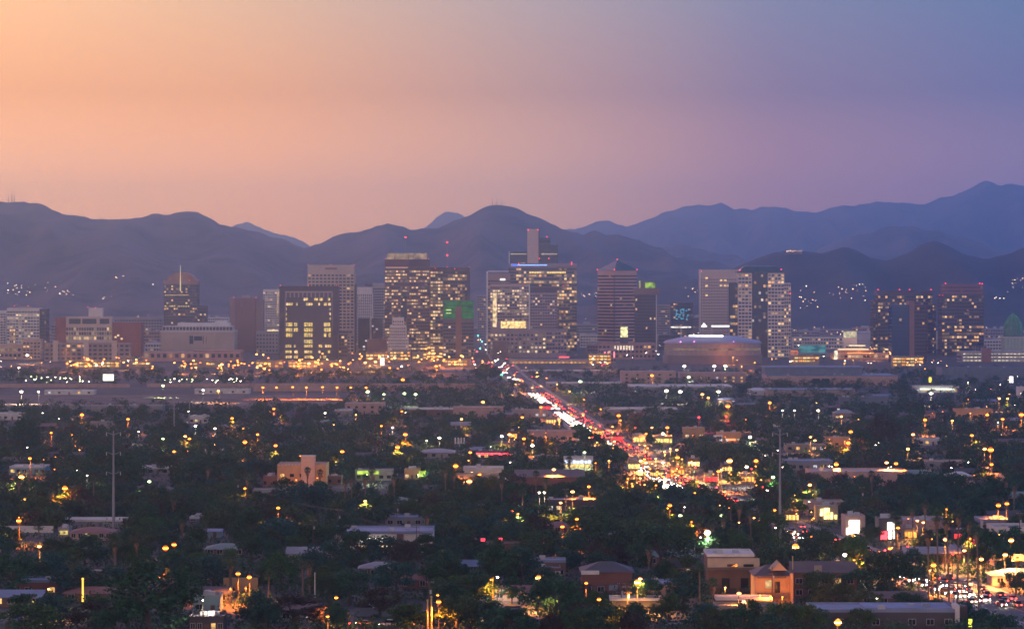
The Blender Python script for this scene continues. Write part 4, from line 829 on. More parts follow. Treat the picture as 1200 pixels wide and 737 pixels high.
lr('flat orange lit shop with a glowing facade', 'shop', 969, 1008, 514, 524, 16, 'orange', 'tan', nwin=5, lit=.8, name='shop', phrase='the glowing orange shop')
lr('long white roofed shed right of the glowing orange shop', 'shed', 1076, 1104, 515, 522, 16, 'white', 'white', nwin=4, lit=.4, name='shed', phrase='the white roofed shed')
lr('low tan roofed shop left of the glowing orange shop', 'shop', 921, 968, 522, 529, 14, 'tan', 'tan', nwin=5, lit=.3, name='shop')
# y 530-600
o, X, Z = lr('shop with a blue white lit sign fascia and yellow lit front', 'shop', 661, 695, 537, 551, 12, 'white', 'grey', nwin=0, phrase='the blue signed shop', name='shop', door=False)
for i in range(7): addbox(o, 'sign_panel', X, Z, 662 + i * 4.5, 665.6 + i * 4.5, 539.2 + (i % 2) * .6, 542.5, glow('sign_ice', (.6,.72,1), 2.2, False))
for i in range(6): addbox(o, 'shop_window', X, Z, 663 + i * 5, 667.2 + i * 5, 544, 547.5, litroom('shop_gold', (1,.66,.2), 1.6, .4))
lr('large brown shed with low pitched roof left of the avenue', 'warehouse', 604, 684, 552, 575, 26, 'brick', 'brown', kind='gable', nwin=7, lit=.12, phrase='the large brown shed', name='warehouse', ac=0)
o, X, Z = lr('low diner with a red neon lit roof line', 'diner', 557, 600, 529.5, 538, 14, 'dark', 'red', nwin=5, lit=.3, phrase='the red neon diner', name='diner')
for i in range(8): addbox(o, 'neon_tube', X, Z, 558 + i * 5.2, 562.6 + i * 5.2, 530.4, 532 + (i % 2) * .8, glow('neon_red', (1,.08,.1), 3.2, True), -.7, -.3)
o, X, Z = lr('flat white roofed shop with orange lit yard', 'shop', 543, 590, 549, 560, 14, 'white', 'white', nwin=6, lit=.5, phrase='the white shop with orange yard', name='shop')
o, X, Z = lr('peach lit stucco church with a square tower among dark palms', 'church', 325, 382, 545.5, 570, 22, 'orange', 'tan', nwin=5, lit=.1, phrase='the peach stucco church', name='church', protpad=2)
addbox(o, 'tower', X, Z, 353, 369, 534.5, 570, mat('peach_wall', (.58,.4,.33), .85, .12, .2), -.6, 5); addbox(o, 'tower_cap', X, Z, 352.5, 369.5, 533.8, 534.4, TRIM, -.8, 5.3)  # lamp light on the church put into its wall colours
for i in range(7): addbox(o, 'merlon', X, Z, 326 + i * 3.9, 328.2 + i * 3.9, 543.9, 545.4, mat('peach_wall', (.58,.4,.33)), -.1, .3)
lr('brown flat annex attached left of the peach lit church', 'house', 308, 324, 559, 570, 12, 'brown', 'grey', nwin=3, lit=.3, name='house')
lr('brown flat house right of the peach lit church', 'house', 384, 400, 559, 568, 12, 'brown', 'grey', nwin=3, lit=.1, name='house')
o, X, Z = lr('low grey building with a lime lit awning', 'shop', 416, 460, 552, 563, 14, 'grey', 'grey', nwin=5, lit=.1, phrase='the lime lit awning', name='shop'); addbox(o, 'awning', X, Z, 419, 444, 551.5, 555.2, litroom('awning_lime', (.7,1,.12), 1.1, .3), -2, -.2)
o, X, Z = lr('small peach building with lime lit corner', 'shop', 474, 492, 551, 562, 12, 'orange', 'tan', nwin=3, lit=.1, name='shop', phrase='the peach lime cornered shop'); addbox(o, 'awning', X, Z, 491, 499, 552, 558, litroom('awning_lime', (.7,1,.12), 1.1, .3), -1.5, 3)
lr('long low house with a pale grey roof left of the steel transmission pole', 'house', 11, 53, 547.5, 556, 16, 'teal', 'white', nwin=6, lit=.1, name='house', phrase='the long pale roofed house')
lr('long low house with a white roof right of the steel transmission pole', 'house', 155, 206, 548.5, 556, 16, 'grey', 'white', nwin=6, lit=.1, name='house', phrase='the long white roofed house')
lr('pale blue roofed flat building with white end strip', 'commercial building', 918, 976, 541, 551, 20, 'grey', 'blue', nwin=7, lit=.1, phrase='the pale blue roofed building')
lr('long mauve flat building with plain walls and a pale parapet', 'commercial building', 950, 1064, 553.5, 569, 26, 'pink', 'grey', nwin=0, phrase='the long mauve building', door=False)
lr('long grey wall building right of the long mauve building', 'commercial building', 1064, 1142, 541.5, 549, 14, 'grey', 'grey', nwin=7, lit=.1, phrase='the long grey walled building')
lr('house with a green lit garden under a pale roof', 'house', 1112, 1140, 553, 566, 12, 'tan', 'white', kind='hip', nwin=4, lit=.5, name='house', phrase='the green lit garden house')
lr('orange lit house end at right among dark trees', 'house', 1160, 1176, 555, 570, 12, 'orange', 'tan', kind='gable', nwin=3, lit=.6, name='house', phrase='the orange lit house end')
# y 600-660
o, X, Z = lr('white store with a blue roof edge, a red wall part and bright sign', 'store', 387, 507, 624, 648, 24, 'white', 'blue', nwin=9, lit=.35, phrase='the white store', name='store', protpad=0)
addbox(o, 'red_wall', X, Z, 465, 473, 625.4, 646, WALL['brick'], -.35, -.1); addbox(o, 'roof_edge', X, Z, 386.5, 507.5, 623.2, 625.2, mat('blue_fascia', (.16,.2,.34), .5, .1, .2), -.5, -.1)
for a, b_ in ((422,426),(426.6,430),(430.6,434),(440,443),(443.6,447.5),(448,452)): addbox(o, 'sign_letter', X, Z, a, b_, 630.2, 634.8, glow('sign_bright', (1,.97,.9), 5, False), -.5, -.12)
for a in (421, 426, 447, 451, 457): addbox(o, 'lamp_panel', X, Z, a, a + 3.4, 638.5, 640.3, glow('soffit_warm', (1,.75,.42), 1.7, False), -.4, -.12)
lr('low flat pale building behind the white store', 'commercial building', 452, 506, 607, 617, 18, 'grey', 'blue', nwin=5, lit=0, phrase='the low pale building behind the store')
lr('pink roofed long house with a white carport row behind', 'house', 82, 131, 618.5, 633, 14, 'pink', 'red', kind='hip', nwin=6, lit=.15, name='house', phrase='the pink hip roofed house', protpad=1)
lr('very long white carport roof behind the pink hip roofed house', 'carport', 64, 153, 610, 618, 12, 'grey', 'white', nwin=0, name='carport', ac=0, door=False, phrase='the long white carport')
o, X, Z = lr('open garage with a yellow lit interior beside the pink house', 'garage', 68, 81, 620, 629, 8, 'grey', 'grey', nwin=0, name='garage', phrase='the yellow lit garage', door=False); addbox(o, 'garage_opening', X, Z, 70, 79.5, 621.5, 626, litroom('garage_lit', (1,.75,.25), 1.0, .5))
lr('pale long boundary wall left of the yellow lit garage', 'wall', -20, 62, 618, 624, 1, 'white', 'grey', nwin=0, name='garden_wall', ac=0, door=False, phrase='the pale boundary wall')
lr('small turquoise shed end among dark trees', 'shed', 244, 259, 620, 630, 8, 'teal', 'blue', kind='gable', nwin=1, lit=0, name='shed', phrase='the turquoise shed')
lr('small white roofed cabin above the turquoise shed', 'cabin', 222, 240, 607, 613, 8, 'blue', 'white', nwin=2, lit=0, name='cabin')
o, X, Z = lr('dark flat building behind the large trees with white lit doors', 'commercial building', 640, 700, 587, 600, 16, 'dark', 'grey', nwin=6, lit=.3, phrase='the dark flat building by the avenue'); 
o, X, Z = lr('yellow lit restaurant with tall glowing windows', 'restaurant', 958, 982, 594, 613, 12, 'tan', 'grey', nwin=0, phrase='the yellow lit restaurant', name='restaurant', door=False)
for a, b_, y0, y1 in ((961,964.5,596,604),(965.5,972,595,608),(973,976,600,608),(978,981,603,608)): addbox(o, 'lit_window', X, Z, a, b_, y0, y1, litroom('shop_blaze', (1,.72,.25), 3.5, .4))
o, X, Z = lr('shop with a blazing white lit front beside the avenue', 'shop', 990, 1014, 606, 629, 12, 'pink', 'grey', nwin=0, phrase='the blazing white shop', name='shop', door=False, protpad=1)
for a, b_, y0, y1 in ((995,1007,609.5,615),(995,1006.5,616,625),(992,994,618.5,626)): addbox(o, 'lit_front', X, Z, a, b_, y0, y1, glow('front_blaze', (1,.93,.7), 6, True))
o, X, Z = lr('narrow shop with a tall white lit panel and red neon', 'shop', 1030, 1052, 609, 634, 12, 'dark', 'grey', nwin=0, phrase='the tall lit panel shop', name='shop', door=False, protpad=1)
addbox(o, 'lit_panel', X, Z, 1040, 1047.5, 612, 621, glow('front_blaze', (1,.93,.7), 6, True)); addbox(o, 'lit_panel', X, Z, 1041, 1048, 622, 631, glow('front_blaze', (1,.93,.7), 6, True)); addbox(o, 'red_neon', X, Z, 1032, 1039.5, 622, 632, glow('neon_red', (1,.08,.1), 3.2, True)); addbox(o, 'red_neon', X, Z, 1020, 1031, 635, 638, glow('neon_red', (1,.08,.1), 3.2, True), -1, -.2)
lr('mauve plain building between palms right of the tall lit panel shop', 'commercial building', 1060, 1112, 611, 627, 20, 'pink', 'grey', nwin=6, lit=.15, phrase='the plain mauve building')
o, X, Z = lr('white shed with a bright gable end and blue roof', 'shed', 1149, 1182, 610, 622, 16, 'blue', 'blue', nwin=3, lit=0, phrase='the bright gabled shed', name='shed')
addbox(o, 'white_end', X, Z, 1149, 1152, 609.5, 619, TRIM, -.6, -.1)
lr('low white building under a bright floodlight at the right edge', 'commercial building', 1165, 1215, 619, 634, 18, 'white', 'grey', nwin=5, lit=.4, phrase='the floodlit white building')
# foreground
o, X, Z = lr('dark brick house with hipped roof, white gable trim and pale window', 'house', 682, 741, 660, 697, 16, 'brick', 'dark', kind='hip', nwin=4, lit=0, name='house', phrase='the dark brick house', protpad=1)
addbox(o, 'porch_gable', X, Z, 681, 702, 668, 672.5, TRIM, -1.2, -.6); addbox(o, 'front_window', X, Z, 713.5, 724, 684.5, 691.5, mat('pale_window', (.3,.33,.4), .2, .1, .4), -.15, -.06)
o, X, Z = lr('old house with a row of small dark windows in a white band', 'house', 622, 657, 667.5, 690, 12, 'brown', 'dark', nwin=0, name='house', phrase='the white banded old house', protpad=1)
addbox(o, 'window_band', X, Z, 622, 657, 669, 674.5, TRIM, -.25, -.05)
for i in range(6): addbox(o, 'window', X, Z, 627 + i * 4.9, 630.4 + i * 4.9, 670.3, 673.4, W_DARK, -.35, -.27)
o, X, Z = lr('beige apartment house with dark balconies and flat pale roofs', 'apartment block', 829, 884, 651, 698, 18, 'brown', 'white', nwin=0, name='apartment_building', phrase='the balconied apartment house', protpad=1, Y=915, door=False)
addbox(o, 'upper_wall', X, Z, 829, 890, 653.6, 664.5, WALL['beige'], -.5, -.02); addbox(o, 'balcony_roof', X, Z, 829, 892, 664.6, 667.5, FLAT['brown'], -2.2, -.02)
for a in (843, 865): addbox(o, 'balcony', X, Z, a, a + 19, 688, 694, mat('balcony_dark', (.05,.035,.035), .7, .1, .2), -2.0, -1.7); addbox(o, 'window', X, Z, a + 3, a + 12, 677, 689, W_DARK, -.2, -.05)
for a in (852, 871): addbox(o, 'roof_hatch', X, Z, a, a + 12, 660.5, 663.5, W_DARK, -.75, -.52)
for a in (849, 872): addbox(o, 'roof_unit', X, Z, a, a + 6, 648.8, 650.3, FLAT['white'], 5, 9)
o, X, Z = lr('orange lit apartment house with gabled porch and deep balconies', 'apartment block', 885, 928, 664, 709, 16, 'orange', 'brown', kind='hip', nwin=0, name='apartment_building', phrase='the orange lit apartment house', protpad=1, Y=880, door=False)  # beige house: orange lamp light put into its wall colour
addbox(o, 'balcony_recess', X, Z, 887.5, 921, 674, 676.5, FLAT['brown'], -1.6, -.05); addbox(o, 'window', X, Z, 897, 904, 679.5, 689, litroom('home_peach', (1,.6,.25), .9, .5), -.2, -.05); addbox(o, 'window', X, Z, 908, 914, 681, 694, W_DARK, -.2, -.05); addbox(o, 'side_bay', X, Z, 925.5, 929, 671, 708, WALL['orange'], -1.8, -.05)
addbox(o, 'balcony', X, Z, 887, 922, 693.5, 700, WALL['brown'], -1.8, -1.5)
b = MB(); b.face([(X(903), -1.7, Z(667.5)), (X(922), -1.7, Z(667.5)), (X(912.5), -1.7, Z(658))]); b.face([(X(903), -1.7, Z(667.5)), (X(912.5), -1.7, Z(658)), (X(912.5), 7, Z(658)), (X(903), 7, Z(667.5))]); b.face([(X(912.5), -1.7, Z(658)), (X(922), -1.7, Z(667.5)), (X(922), 7, Z(667.5)), (X(912.5), 7, Z(658))]); b.build('porch_gable', WALL['tan'], o)
o, X, Z = lr('long brown sided apartment wing with plain walls behind the avenue lamp', 'apartment block', 929, 1004, 660, 704, 16, 'brick', 'brown', kind='gable', nwin=5, lit=.1, name='apartment_building', phrase='the brown apartment wing', Y=905)
addbox(o, 'pilaster', X, Z, 954, 963, 662, 704, WALL['tan'], -.7, -.1)
o, X, Z = lr('low house with bright blue flat roof and stepped white parapet in the foreground', 'house', 952, 1122, 716, 736, 18, 'dark', 'blue', nwin=8, lit=.1, name='house', phrase='the blue flat roofed house', protpad=0)
addbox(o, 'raised_roof', X, Z, 1015, 1118, 713.5, 715.4, FLAT['blue'], 3, 17); addbox(o, 'roof_box', X, Z, 1086, 1094, 709.5, 713.4, FLAT['blue'], 6, 9)
addbox(o, 'white_wall', X, Z, 1119, 1124, 708.5, 729, TRIM, -1, 6); addbox(o, 'dark_screen', X, Z, 1124.1, 1134, 710, 724, mat('balcony_dark', (.05,.035,.035)), 1, 5)
lr('teal walled house with pink roof edge beside the large dark tree', 'house', 226, 257, 699.5, 718, 10, 'teal', 'red', nwin=2, lit=.1, name='house', phrase='the teal walled house', protpad=1)
o, X, Z = lr('dark low house with a yellow lit row of windows below the teal house', 'house', 222, 262, 724, 741, 10, 'dark', 'dark', nwin=5, lit=.5, name='house', phrase='the dark low house')
lr('small blue tarp roofed shed at the bottom left corner', 'shed', -4, 21, 728, 737, 7, 'blue', 'blue', nwin=1, lit=0, name='shed', phrase='the blue tarp shed')
lr('red brown hip roofed house behind dark trees and a leaning pole', 'house', 471, 500, 673, 690, 10, 'brick', 'red', kind='hip', nwin=3, lit=0, name='house', phrase='the red brown roofed house', protpad=1)
lr('pale roofed long carport above the orange yellow shrub', 'carport', 715, 776, 702.5, 716, 8, 'dark', 'white', nwin=0, name='carport', ac=0, door=False, phrase='the pale roofed carport', Y=872)
lr('white roofed carport before the balconied apartment house', 'carport', 839, 905, 702, 712, 8, 'dark', 'white', nwin=0, name='carport', ac=0, door=False, phrase='the white roofed carport', Y=868)
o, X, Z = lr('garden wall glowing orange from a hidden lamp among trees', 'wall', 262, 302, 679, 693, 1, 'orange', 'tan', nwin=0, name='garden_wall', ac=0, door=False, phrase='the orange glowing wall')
lr('long pale garden wall along the cross street in the foreground', 'wall', 415, 470, 714.5, 722, .6, 'blue', 'grey', nwin=0, name='garden_wall', ac=0, door=False, phrase='the pale garden wall')
lr('low house with dark red roof behind the orange glowing street lamp', 'house', 640, 676, 612, 626, 12, 'orange', 'red', kind='hip', nwin=4, lit=.4, name='house', phrase='the dark red roofed house')
# more lit shop fronts in the clutter along the avenue
for i, (x0, x1, yt, yb, c, ph) in enumerate([(694,706,503,511,'amber','first'),(716,730,509,518,'red','second'),(700,712,516,525,'gold','third'),(736,750,541,551,'lemon','fourth'),(762,778,551,560,'gold','fifth'),(786,802,548,557,'amber','sixth'),(806,820,538,548,'lemon','seventh'),(826,842,556,566,'red','eighth'),(846,858,545,553,'gold','ninth'),(868,884,556,566,'amber','tenth'),(632,646,474,481,'red','eleventh'),(596,606,506,514,'amber','twelfth'),(640,652,490,497,'gold','thirteenth'),(1060,1074,620,632,'amber','fourteenth'),(1118,1134,622,633,'red','fifteenth'),(920,936,600,611,'gold','sixteenth')]):
    o, X, Z = lowrise(None, None, x0, x1, yt, yb, 10, R.choice(['brown','tan','dark']), R.choice(['grey','tan','brown']), 'flat', 0, 0, None, 'shop', 1, None, False, True)
    cc = {'amber': (1,.4,.06), 'red': (1,.05,.05), 'gold': (1,.6,.16), 'lemon': (1,.75,.22)}[c]
    n = 4; w = (x1 - x0) / n
    for j in range(n): addbox(o, 'shop_window', X, Z, x0 + j * w + .4, x0 + (j + 1) * w - .4, yt + (yb - yt) * .3, yb - (yb - yt) * .2, litroom('front_' + c, cc, 2.4, .4))
    LATER.append((o, '%s lit shop front' % {'amber': 'amber', 'red': 'red', 'gold': 'golden', 'lemon': 'lemon yellow'}[c], 'shop', 'lit shops along the avenue', (x0 + x1) / 2, (yt + yb) / 2))
# golden lit arcades added for glow at the towers' feet, and a garage
for i, (x0, x1, yt, yb, n, s_) in enumerate([(429,455,414,425,6,'arcade'),(457,481,411,423,6,'arcade'),(483,500,413,424,4,'arcade'),(500,519,405,421,4,'garage'),(338,372,423,431,8,'arcade'),(375,400,423.5,431,6,'arcade'),(300,331,423,431,7,'arcade'),(88,140,423,431,10,'arcade'),(150,176,423.5,431,5,'arcade'),(226,262,424,431,7,'arcade'),(520,552,421,429,7,'arcade'),(690,716,415,428,6,'arcade'),(1046,1082,418,430,7,'arcade'),(926,960,417,428,7,'arcade')]):
    o, X, Z = lowrise(None, None, x0, x1, yt, yb, 14, 'tan', 'grey', 'flat', 0, 0, None, 'lit_' + s_, 2, None, False, True)
    w = (x1 - x0) / n; rows = [(yt + 1.6, yt + 3.2), (yt + 5, yt + 6.8), (yt + 8.6, yt + 10.4), (yt + 12, yt + 13.8)]
    for y0, y1 in [r_ for r_ in rows if r_[1] < yb - .8]:
        for j in range(n):
            if R.random() < .8: addbox(o, 'lit_opening', X, Z, x0 + j * w + .5, x0 + (j + 1) * w - .5, y0, y1, litroom('gold_%d' % (j % 3), [(1,.5,.1),(1,.66,.22),(1,.4,.05)][j % 3], [2.2,1.6,1.4][j % 3], .3))
    LATER.append((o, 'golden lit %s' % ('arcade building' if s_ == 'arcade' else 'garage building'), 'commercial building', 'golden lit low buildings downtown', (x0 + x1) / 2, (yt + yb) / 2))
# leaf-hidden houses of the suburb
ROOFC = ['grey','brown','brown','dark','red','green','blue']; WALLC = ['pink','tan','brown','brown','grey','dark','brick']
def clear(x, y, pad):
    if any(a - pad < x < b + pad and c - pad < y < d + pad for a, b, c, d in FOOT): return False
    if abs(x - ave_x(y)) < 12.5 + pad*.6: return False
    return not any(abs(y - Y) < 8 + pad and xa < x < xb for Y, xa, xb in CROSS)
def boxclash(x0, x1, y0, y1, Y, lim=.22):
    for a, b, c, d, Yi in PROT:
        if Y < Yi:
            w = min(x1, b) - max(x0, a); h = min(y1, d) - max(y0, c)
            if w > 0 and h > 0 and w * h > lim * (b - a) * (d - c): return True
    return False
nh = 0
for i in range(900):
    py = HY + (735 - HY) * R.random() ** 1.0; px = R.uniform(-10, 1210)
    if py < 466 or (py < 480 and px < 400): continue
    Y = depth_of(py); x = WX(px, Y); W = R.uniform(11, 19)
    if not clear(x, Y + 6, 9): continue
    hh = R.uniform(3.6, 5); w = W * F / Y; yt = HY - F * (hh - EYE) / Y
    if boxclash(px - w / 2, px + w / 2, yt, py, Y, .1): continue
    rc = R.choice(ROOFC); wc = R.choice(WALLC); kd = R.choice(['flat','hip','gable','gable'])
    o, _, _ = lowrise(None, None, px - w / 2, px + w / 2, yt, py, R.uniform(9, 13), wc, rc, kd, .14, 4, None, 'house', 1, Y, True, False)
    LATER.append((o, '%s roofed %s house' % ({'flat':'flat','hip':'hip','gable':'gable'}[kd] + ' ' + rc, wc), 'house', 'suburban houses among the trees', px, (yt + py) / 2)); nh += 1
    if nh >= 85: break
# ------------------------------------------------------------------ trees
NPR = np.random.RandomState(5)
def quads_mesh(name, centres, normals_rand, size, aspect, m):
    "many leaf-sized faces"
    n = len(centres); a = NPR.normal(size=(n, 3)); a /= np.linalg.norm(a, axis=1)[:, None]
    b = np.cross(a, NPR.normal(size=(n, 3))); b /= np.linalg.norm(b, axis=1)[:, None]
    s = size * NPR.uniform(.6, 1.4, n)[:, None]
    v = np.stack([centres - a * s - b * s * aspect * .5, centres + a * s * .2 - b * s * aspect, centres + a * s, centres - a * s * .2 + b * s * aspect], 1).reshape(-1, 3)
    me = bpy.data.meshes.new(name); me.vertices.add(4 * n); me.vertices.foreach_set('co', v.astype(np.float32).ravel())
    me.loops.add(4 * n); me.loops.foreach_set('vertex_index', np.arange(4 * n, dtype=np.int32))
    me.polygons.add(n); me.polygons.foreach_set('loop_start', np.arange(0, 4 * n, 4, dtype=np.int32)); me.polygons.foreach_set('loop_total', np.full(n, 4, np.int32))
    me.materials.append(m); me.update(calc_edges=True); return me
def crown_points(n, shape, rng):
    "leaf positions in a unit tree: crown about 1 wide, from .25 to 1 high; clumps with gaps between"
    rx, zc, rz = {'round': (.5, .54, .45), 'spreading': (.58, .52, .38), 'upright': (.36, .54, .46), 'ragged': (.5, .52, .43)}[shape]
    k = {'round': 34, 'spreading': 32, 'upright': 28, 'ragged': 24}[shape]
    d = rng.normal(size=(k, 3)); d /= np.linalg.norm(d, axis=1)[:, None]; d[:, 2] = np.where(d[:, 2] < -.75, -d[:, 2], d[:, 2])
    rad = rng.uniform(.45, .92, k)[:, None]; cc = d * rad * np.array([rx, rx, rz]) + np.array([0, 0, zc])
    cr = rng.uniform(.09, .19, k) * (1.1 if shape != 'ragged' else .9)
    w = cr ** 2; idx = rng.choice(k, n, p=w / w.sum())
    q = rng.normal(size=(n, 3)); q /= np.linalg.norm(q, axis=1)[:, None]
    q *= (rng.uniform(0, 1, n) ** .4)[:, None]; q[:, 2] *= .75
    return cc[idx] + q * cr[idx][:, None]
LEAFC = {'dark green': (.008,.074,.022), 'olive': (.034,.090,.010), 'grey green': (.016,.078,.028), 'russet': (.040,.034,.018), 'blue green': (.006,.074,.048)}
LEAF = {k: mat('leaves_' + k.replace(' ', '_'), c, .75, .3, .25, island=.45, objvar=.22) for k, c in LEAFC.items()}
BARK = mat('bark', (.09,.065,.05), .9, .3, 1.5)
SHAPES = ['round', 'spreading', 'upright', 'ragged']
CROWN = {}; TRUNK = []
for sh in SHAPES:
    for v in range(2):
        pts = crown_points(3400, sh, NPR)
        for k in LEAFC:
            CROWN[(sh, v, k)] = None
        CROWN[(sh, v)] = pts
def crown(sh, v, k):
    if CROWN[(sh, v, k)] is None: CROWN[(sh, v, k)] = quads_mesh('crown', CROWN[(sh, v)], None, .027, .55, LEAF[k])
    return CROWN[(sh, v, k)]
for v in range(3):
    b = MB(); top = Vector((R.uniform(-.03, .03), R.uniform(-.03, .03), .36)); b.tube((0, 0, 0), top, .035, .024, 7)
    for i in range(5):
        a = 2 * math.pi * i / 5 + R.uniform(-.4, .4); e = top + Vector((.24 * math.cos(a), .24 * math.sin(a), R.uniform(.2, .4))); mid = top + (e - top) * .5 + Vector((0, 0, .04))
        b.tube(top, mid, .018, .012, 5, caps=False); b.tube(mid, e, .012, .005, 5, caps=False)
    TRUNK.append(b.mesh('trunk', BARK))
def tree(px, py, w, h, shape, col, group='trees of the suburb', desc=None, Y=None):
    "py: photo row of the foot; w, h in metres"
    Y = Y or depth_of(py); o = empty('broadleaf_tree', (WX(px, Y), Y, 0), R.uniform(0, 6.28)); o.scale = (w, w, h)
    place(TRUNK[R.randrange(3)], 'trunk', o); place(crown(shape, R.randrange(2), col), 'crown', o)
    size = 'small' if h < 6 else 'tall' if h > 10.5 else 'broad' if w > 10.5 else 'mid sized'
    LATER.append((o, '%s %s %s tree' % (size, shape, col), 'tree', group, px, HY - F * (h * .6 - EYE) / Y)); return o
# palms
FROND = mat('palm_frond', (.05,.10,.036), .7, .3, .6, island=.35, objvar=.2); DEAD = mat('dead_frond', (.24,.15,.09), .9, .3, .8, island=.3); PTRUNK = mat('palm_trunk', (.17,.12,.09), .9, .3, 2)
def palm_crown(fan=True, n=34, r=1.7):
    b = MB()
    for i in range(n):
        a = i * 2.399 + R.uniform(-.2, .2); e = math.radians(85 - 120 * (i / n) ** .9); L_ = r * R.uniform(.85, 1.15)
        d = Vector((math.cos(a) * math.cos(e), math.sin(a) * math.cos(e), math.sin(e))); side = Vector((-math.sin(a), math.cos(a), 0)); up = d.cross(side)
        if fan:
            base = d * (L_ * .5); b.tube((0, 0, 0), base, .03, .02, 3, caps=False)
            for j in range(9):
                t = (j - 4) / 4 * 1.25; q = d * math.cos(t) + side * math.sin(t); wv = (side * math.cos(t) - d * math.sin(t)) * .075 * r / 1.7
                tip = base + q * (L_ * .62) + Vector((0, 0, -.18 * L_ * abs(t))); m_ = base + q * (L_ * .36)
                b.face([base, m_ - wv, tip, m_ + wv])
        else:
            p = Vector((0, 0, 0)); dd = d.copy(); seg = L_ * 1.5 / 7
            for j in range(7):
                q = p + dd * seg; dd = (dd + Vector((0, 0, -.17))).normalized(); s2 = side * (.42 * (1 - abs(j - 2.5) / 6))
                b.face([p, q, q + s2 + Vector((0, 0, -.22)), p + s2 + Vector((0, 0, -.2))]); b.face([q, p, p - s2 + Vector((0, 0, -.2)), q - s2 + Vector((0, 0, -.22))]); p = q
    return b.mesh('crown', FROND)
def palm_skirt(r=.95, L_=2.4):
    b = MB()
    for i in range(70):
        a = R.uniform(0, 6.283); z = R.uniform(-L_, .1); k = .35 + .65 * (1 + z / L_)
        p = Vector((.2 * math.cos(a), .2 * math.sin(a), z + .5)); q = Vector((r * k * math.cos(a + R.uniform(-.3, .3)), r * k * math.sin(a + R.uniform(-.3, .3)), z - R.uniform(.3, .9))); s_ = Vector((-math.sin(a), math.cos(a), 0)) * .14
        b.face([p - s_ * .4, q - s_, q + Vector((0, 0, -.3)), q + s_, p + s_ * .4])
    return b.mesh('frond_skirt', DEAD)
PC = [palm_crown(True), palm_crown(True, 30, 1.9), palm_crown(False, 26, 2.1), palm_crown(True, 40, 2.6)]; PS = [palm_skirt(), palm_skirt(1.2, 3.2)]
def trunk_mesh(h, r=.24):
    b = MB(); bend = R.uniform(-.03, .03); p = Vector((0, 0, 0))
    for i in range(5):
        t = (i + 1) / 5; q = Vector((bend * h * t * t, .01 * h * t, h * t)); b.tube(p, q, r * (1.25 - .5 * (i / 5)), r * (1.25 - .5 * t), 7, caps=False); p = q
    return b.mesh('trunk', PTRUNK), p
def palm(px, pytop, pybase, kind=0, skirt=True):
    Y = depth_of(pybase); h = max(3.5, WZ(pytop, Y) - 1.2); o = empty('palm_tree', (WX(px, Y), Y, 0), 0)
    me, top = trunk_mesh(h, .24 if kind < 3 else .38); place(me, 'trunk', o)
    c = place(PC[kind], 'crown', o, tuple(top), R.uniform(0, 6.28)); s_ = R.uniform(.85, 1.2) * (1 if kind != 3 else 1.1); c.scale = (s_, s_, s_)
    if skirt: k = place(PS[1 if kind == 3 else 0], 'frond_skirt', o, tuple(top - Vector((0, 0, .3))), R.uniform(0, 6.28))
    PROT.append((px - 6, px + 6, pytop - 5, pybase - 12, Y))
    d = ('feathery date palm' if kind == 2 else 'stout shaggy fan palm' if kind == 3 else 'tall slim fan palm' if h > 11 else 'short fan palm' if h < 7 else 'fan palm') + ('' if skirt or kind == 3 else ' with a clean trunk')
    LATER.append((o, d, 'palm tree', 'palm trees of the suburb', px, pytop)); return o
PALMS = [(135,630,672,3,1),(160,626,668,3,1),(87,655,692,3,1),(45,613,655,0,0),(270,650,694,3,1),(203,583,606,0,1),(214,608,636,0,1),(355,658,702,0,0),(363,657,700,0,1),(315,670,704,0,0),(820,660,722,0,0),(835,678,716,1,1),(819,608,640,0,1),(835,610,642,1,1),(360,548,576,0,1),(375,550,578,0,1),(404,560,596,0,1),(412,556,598,1,1),(428,556,600,0,1),(462,556,588,0,1),(436,548,580,1,1),(522,548,585,0,1),(532,552,584,0,1),(1022,552,592,1,1),(1070,592,640,0,1),(1099,600,712,1,1),(1112,606,716,0,1),(1122,598,714,1,1),(1134,606,720,0,1),(1147,618,724,1,1),(1088,622,710,0,1),(1150,640,700,2,0),(1158,644,704,2,0),(1096,618,680,0,0),(1196,672,726,2,0),(1145,678,712,2,0),(955,560,600,0,1),(938,566,606,1,1),(866,590,628,0,1),(880,598,640,0,1),(848,604,640,1,1),(856,586,622,0,0),(460,668,690,2,0),(500,600,640,0,1),(243,546,574,0,1),(290,556,588,1,1),(60,574,600,0,1),(22,560,592,0,1),(1178,560,600,0,1),(1188,566,612,1,1),(700,540,574,0,1),(588,560,600,0,1),(612,574,604,0,0),(640,560,594,0,1),(628,552,588,0,1),(310,470,490,0,0),(1012,506,534,0,1),(760,640,676,0,1),(1052,606,640,0,1),(1046,600,640,1,0),(1084,588,632,1,1),(110,560,588,0,0),(668,536,566,0,1),(728,540,572,0,1)]
for a in PALMS:
    Y = depth_of(a[2])
    if a[0] < 0 or not abs(WX(a[0], Y) - ave_x(Y)) < 11.5: palm(*a)
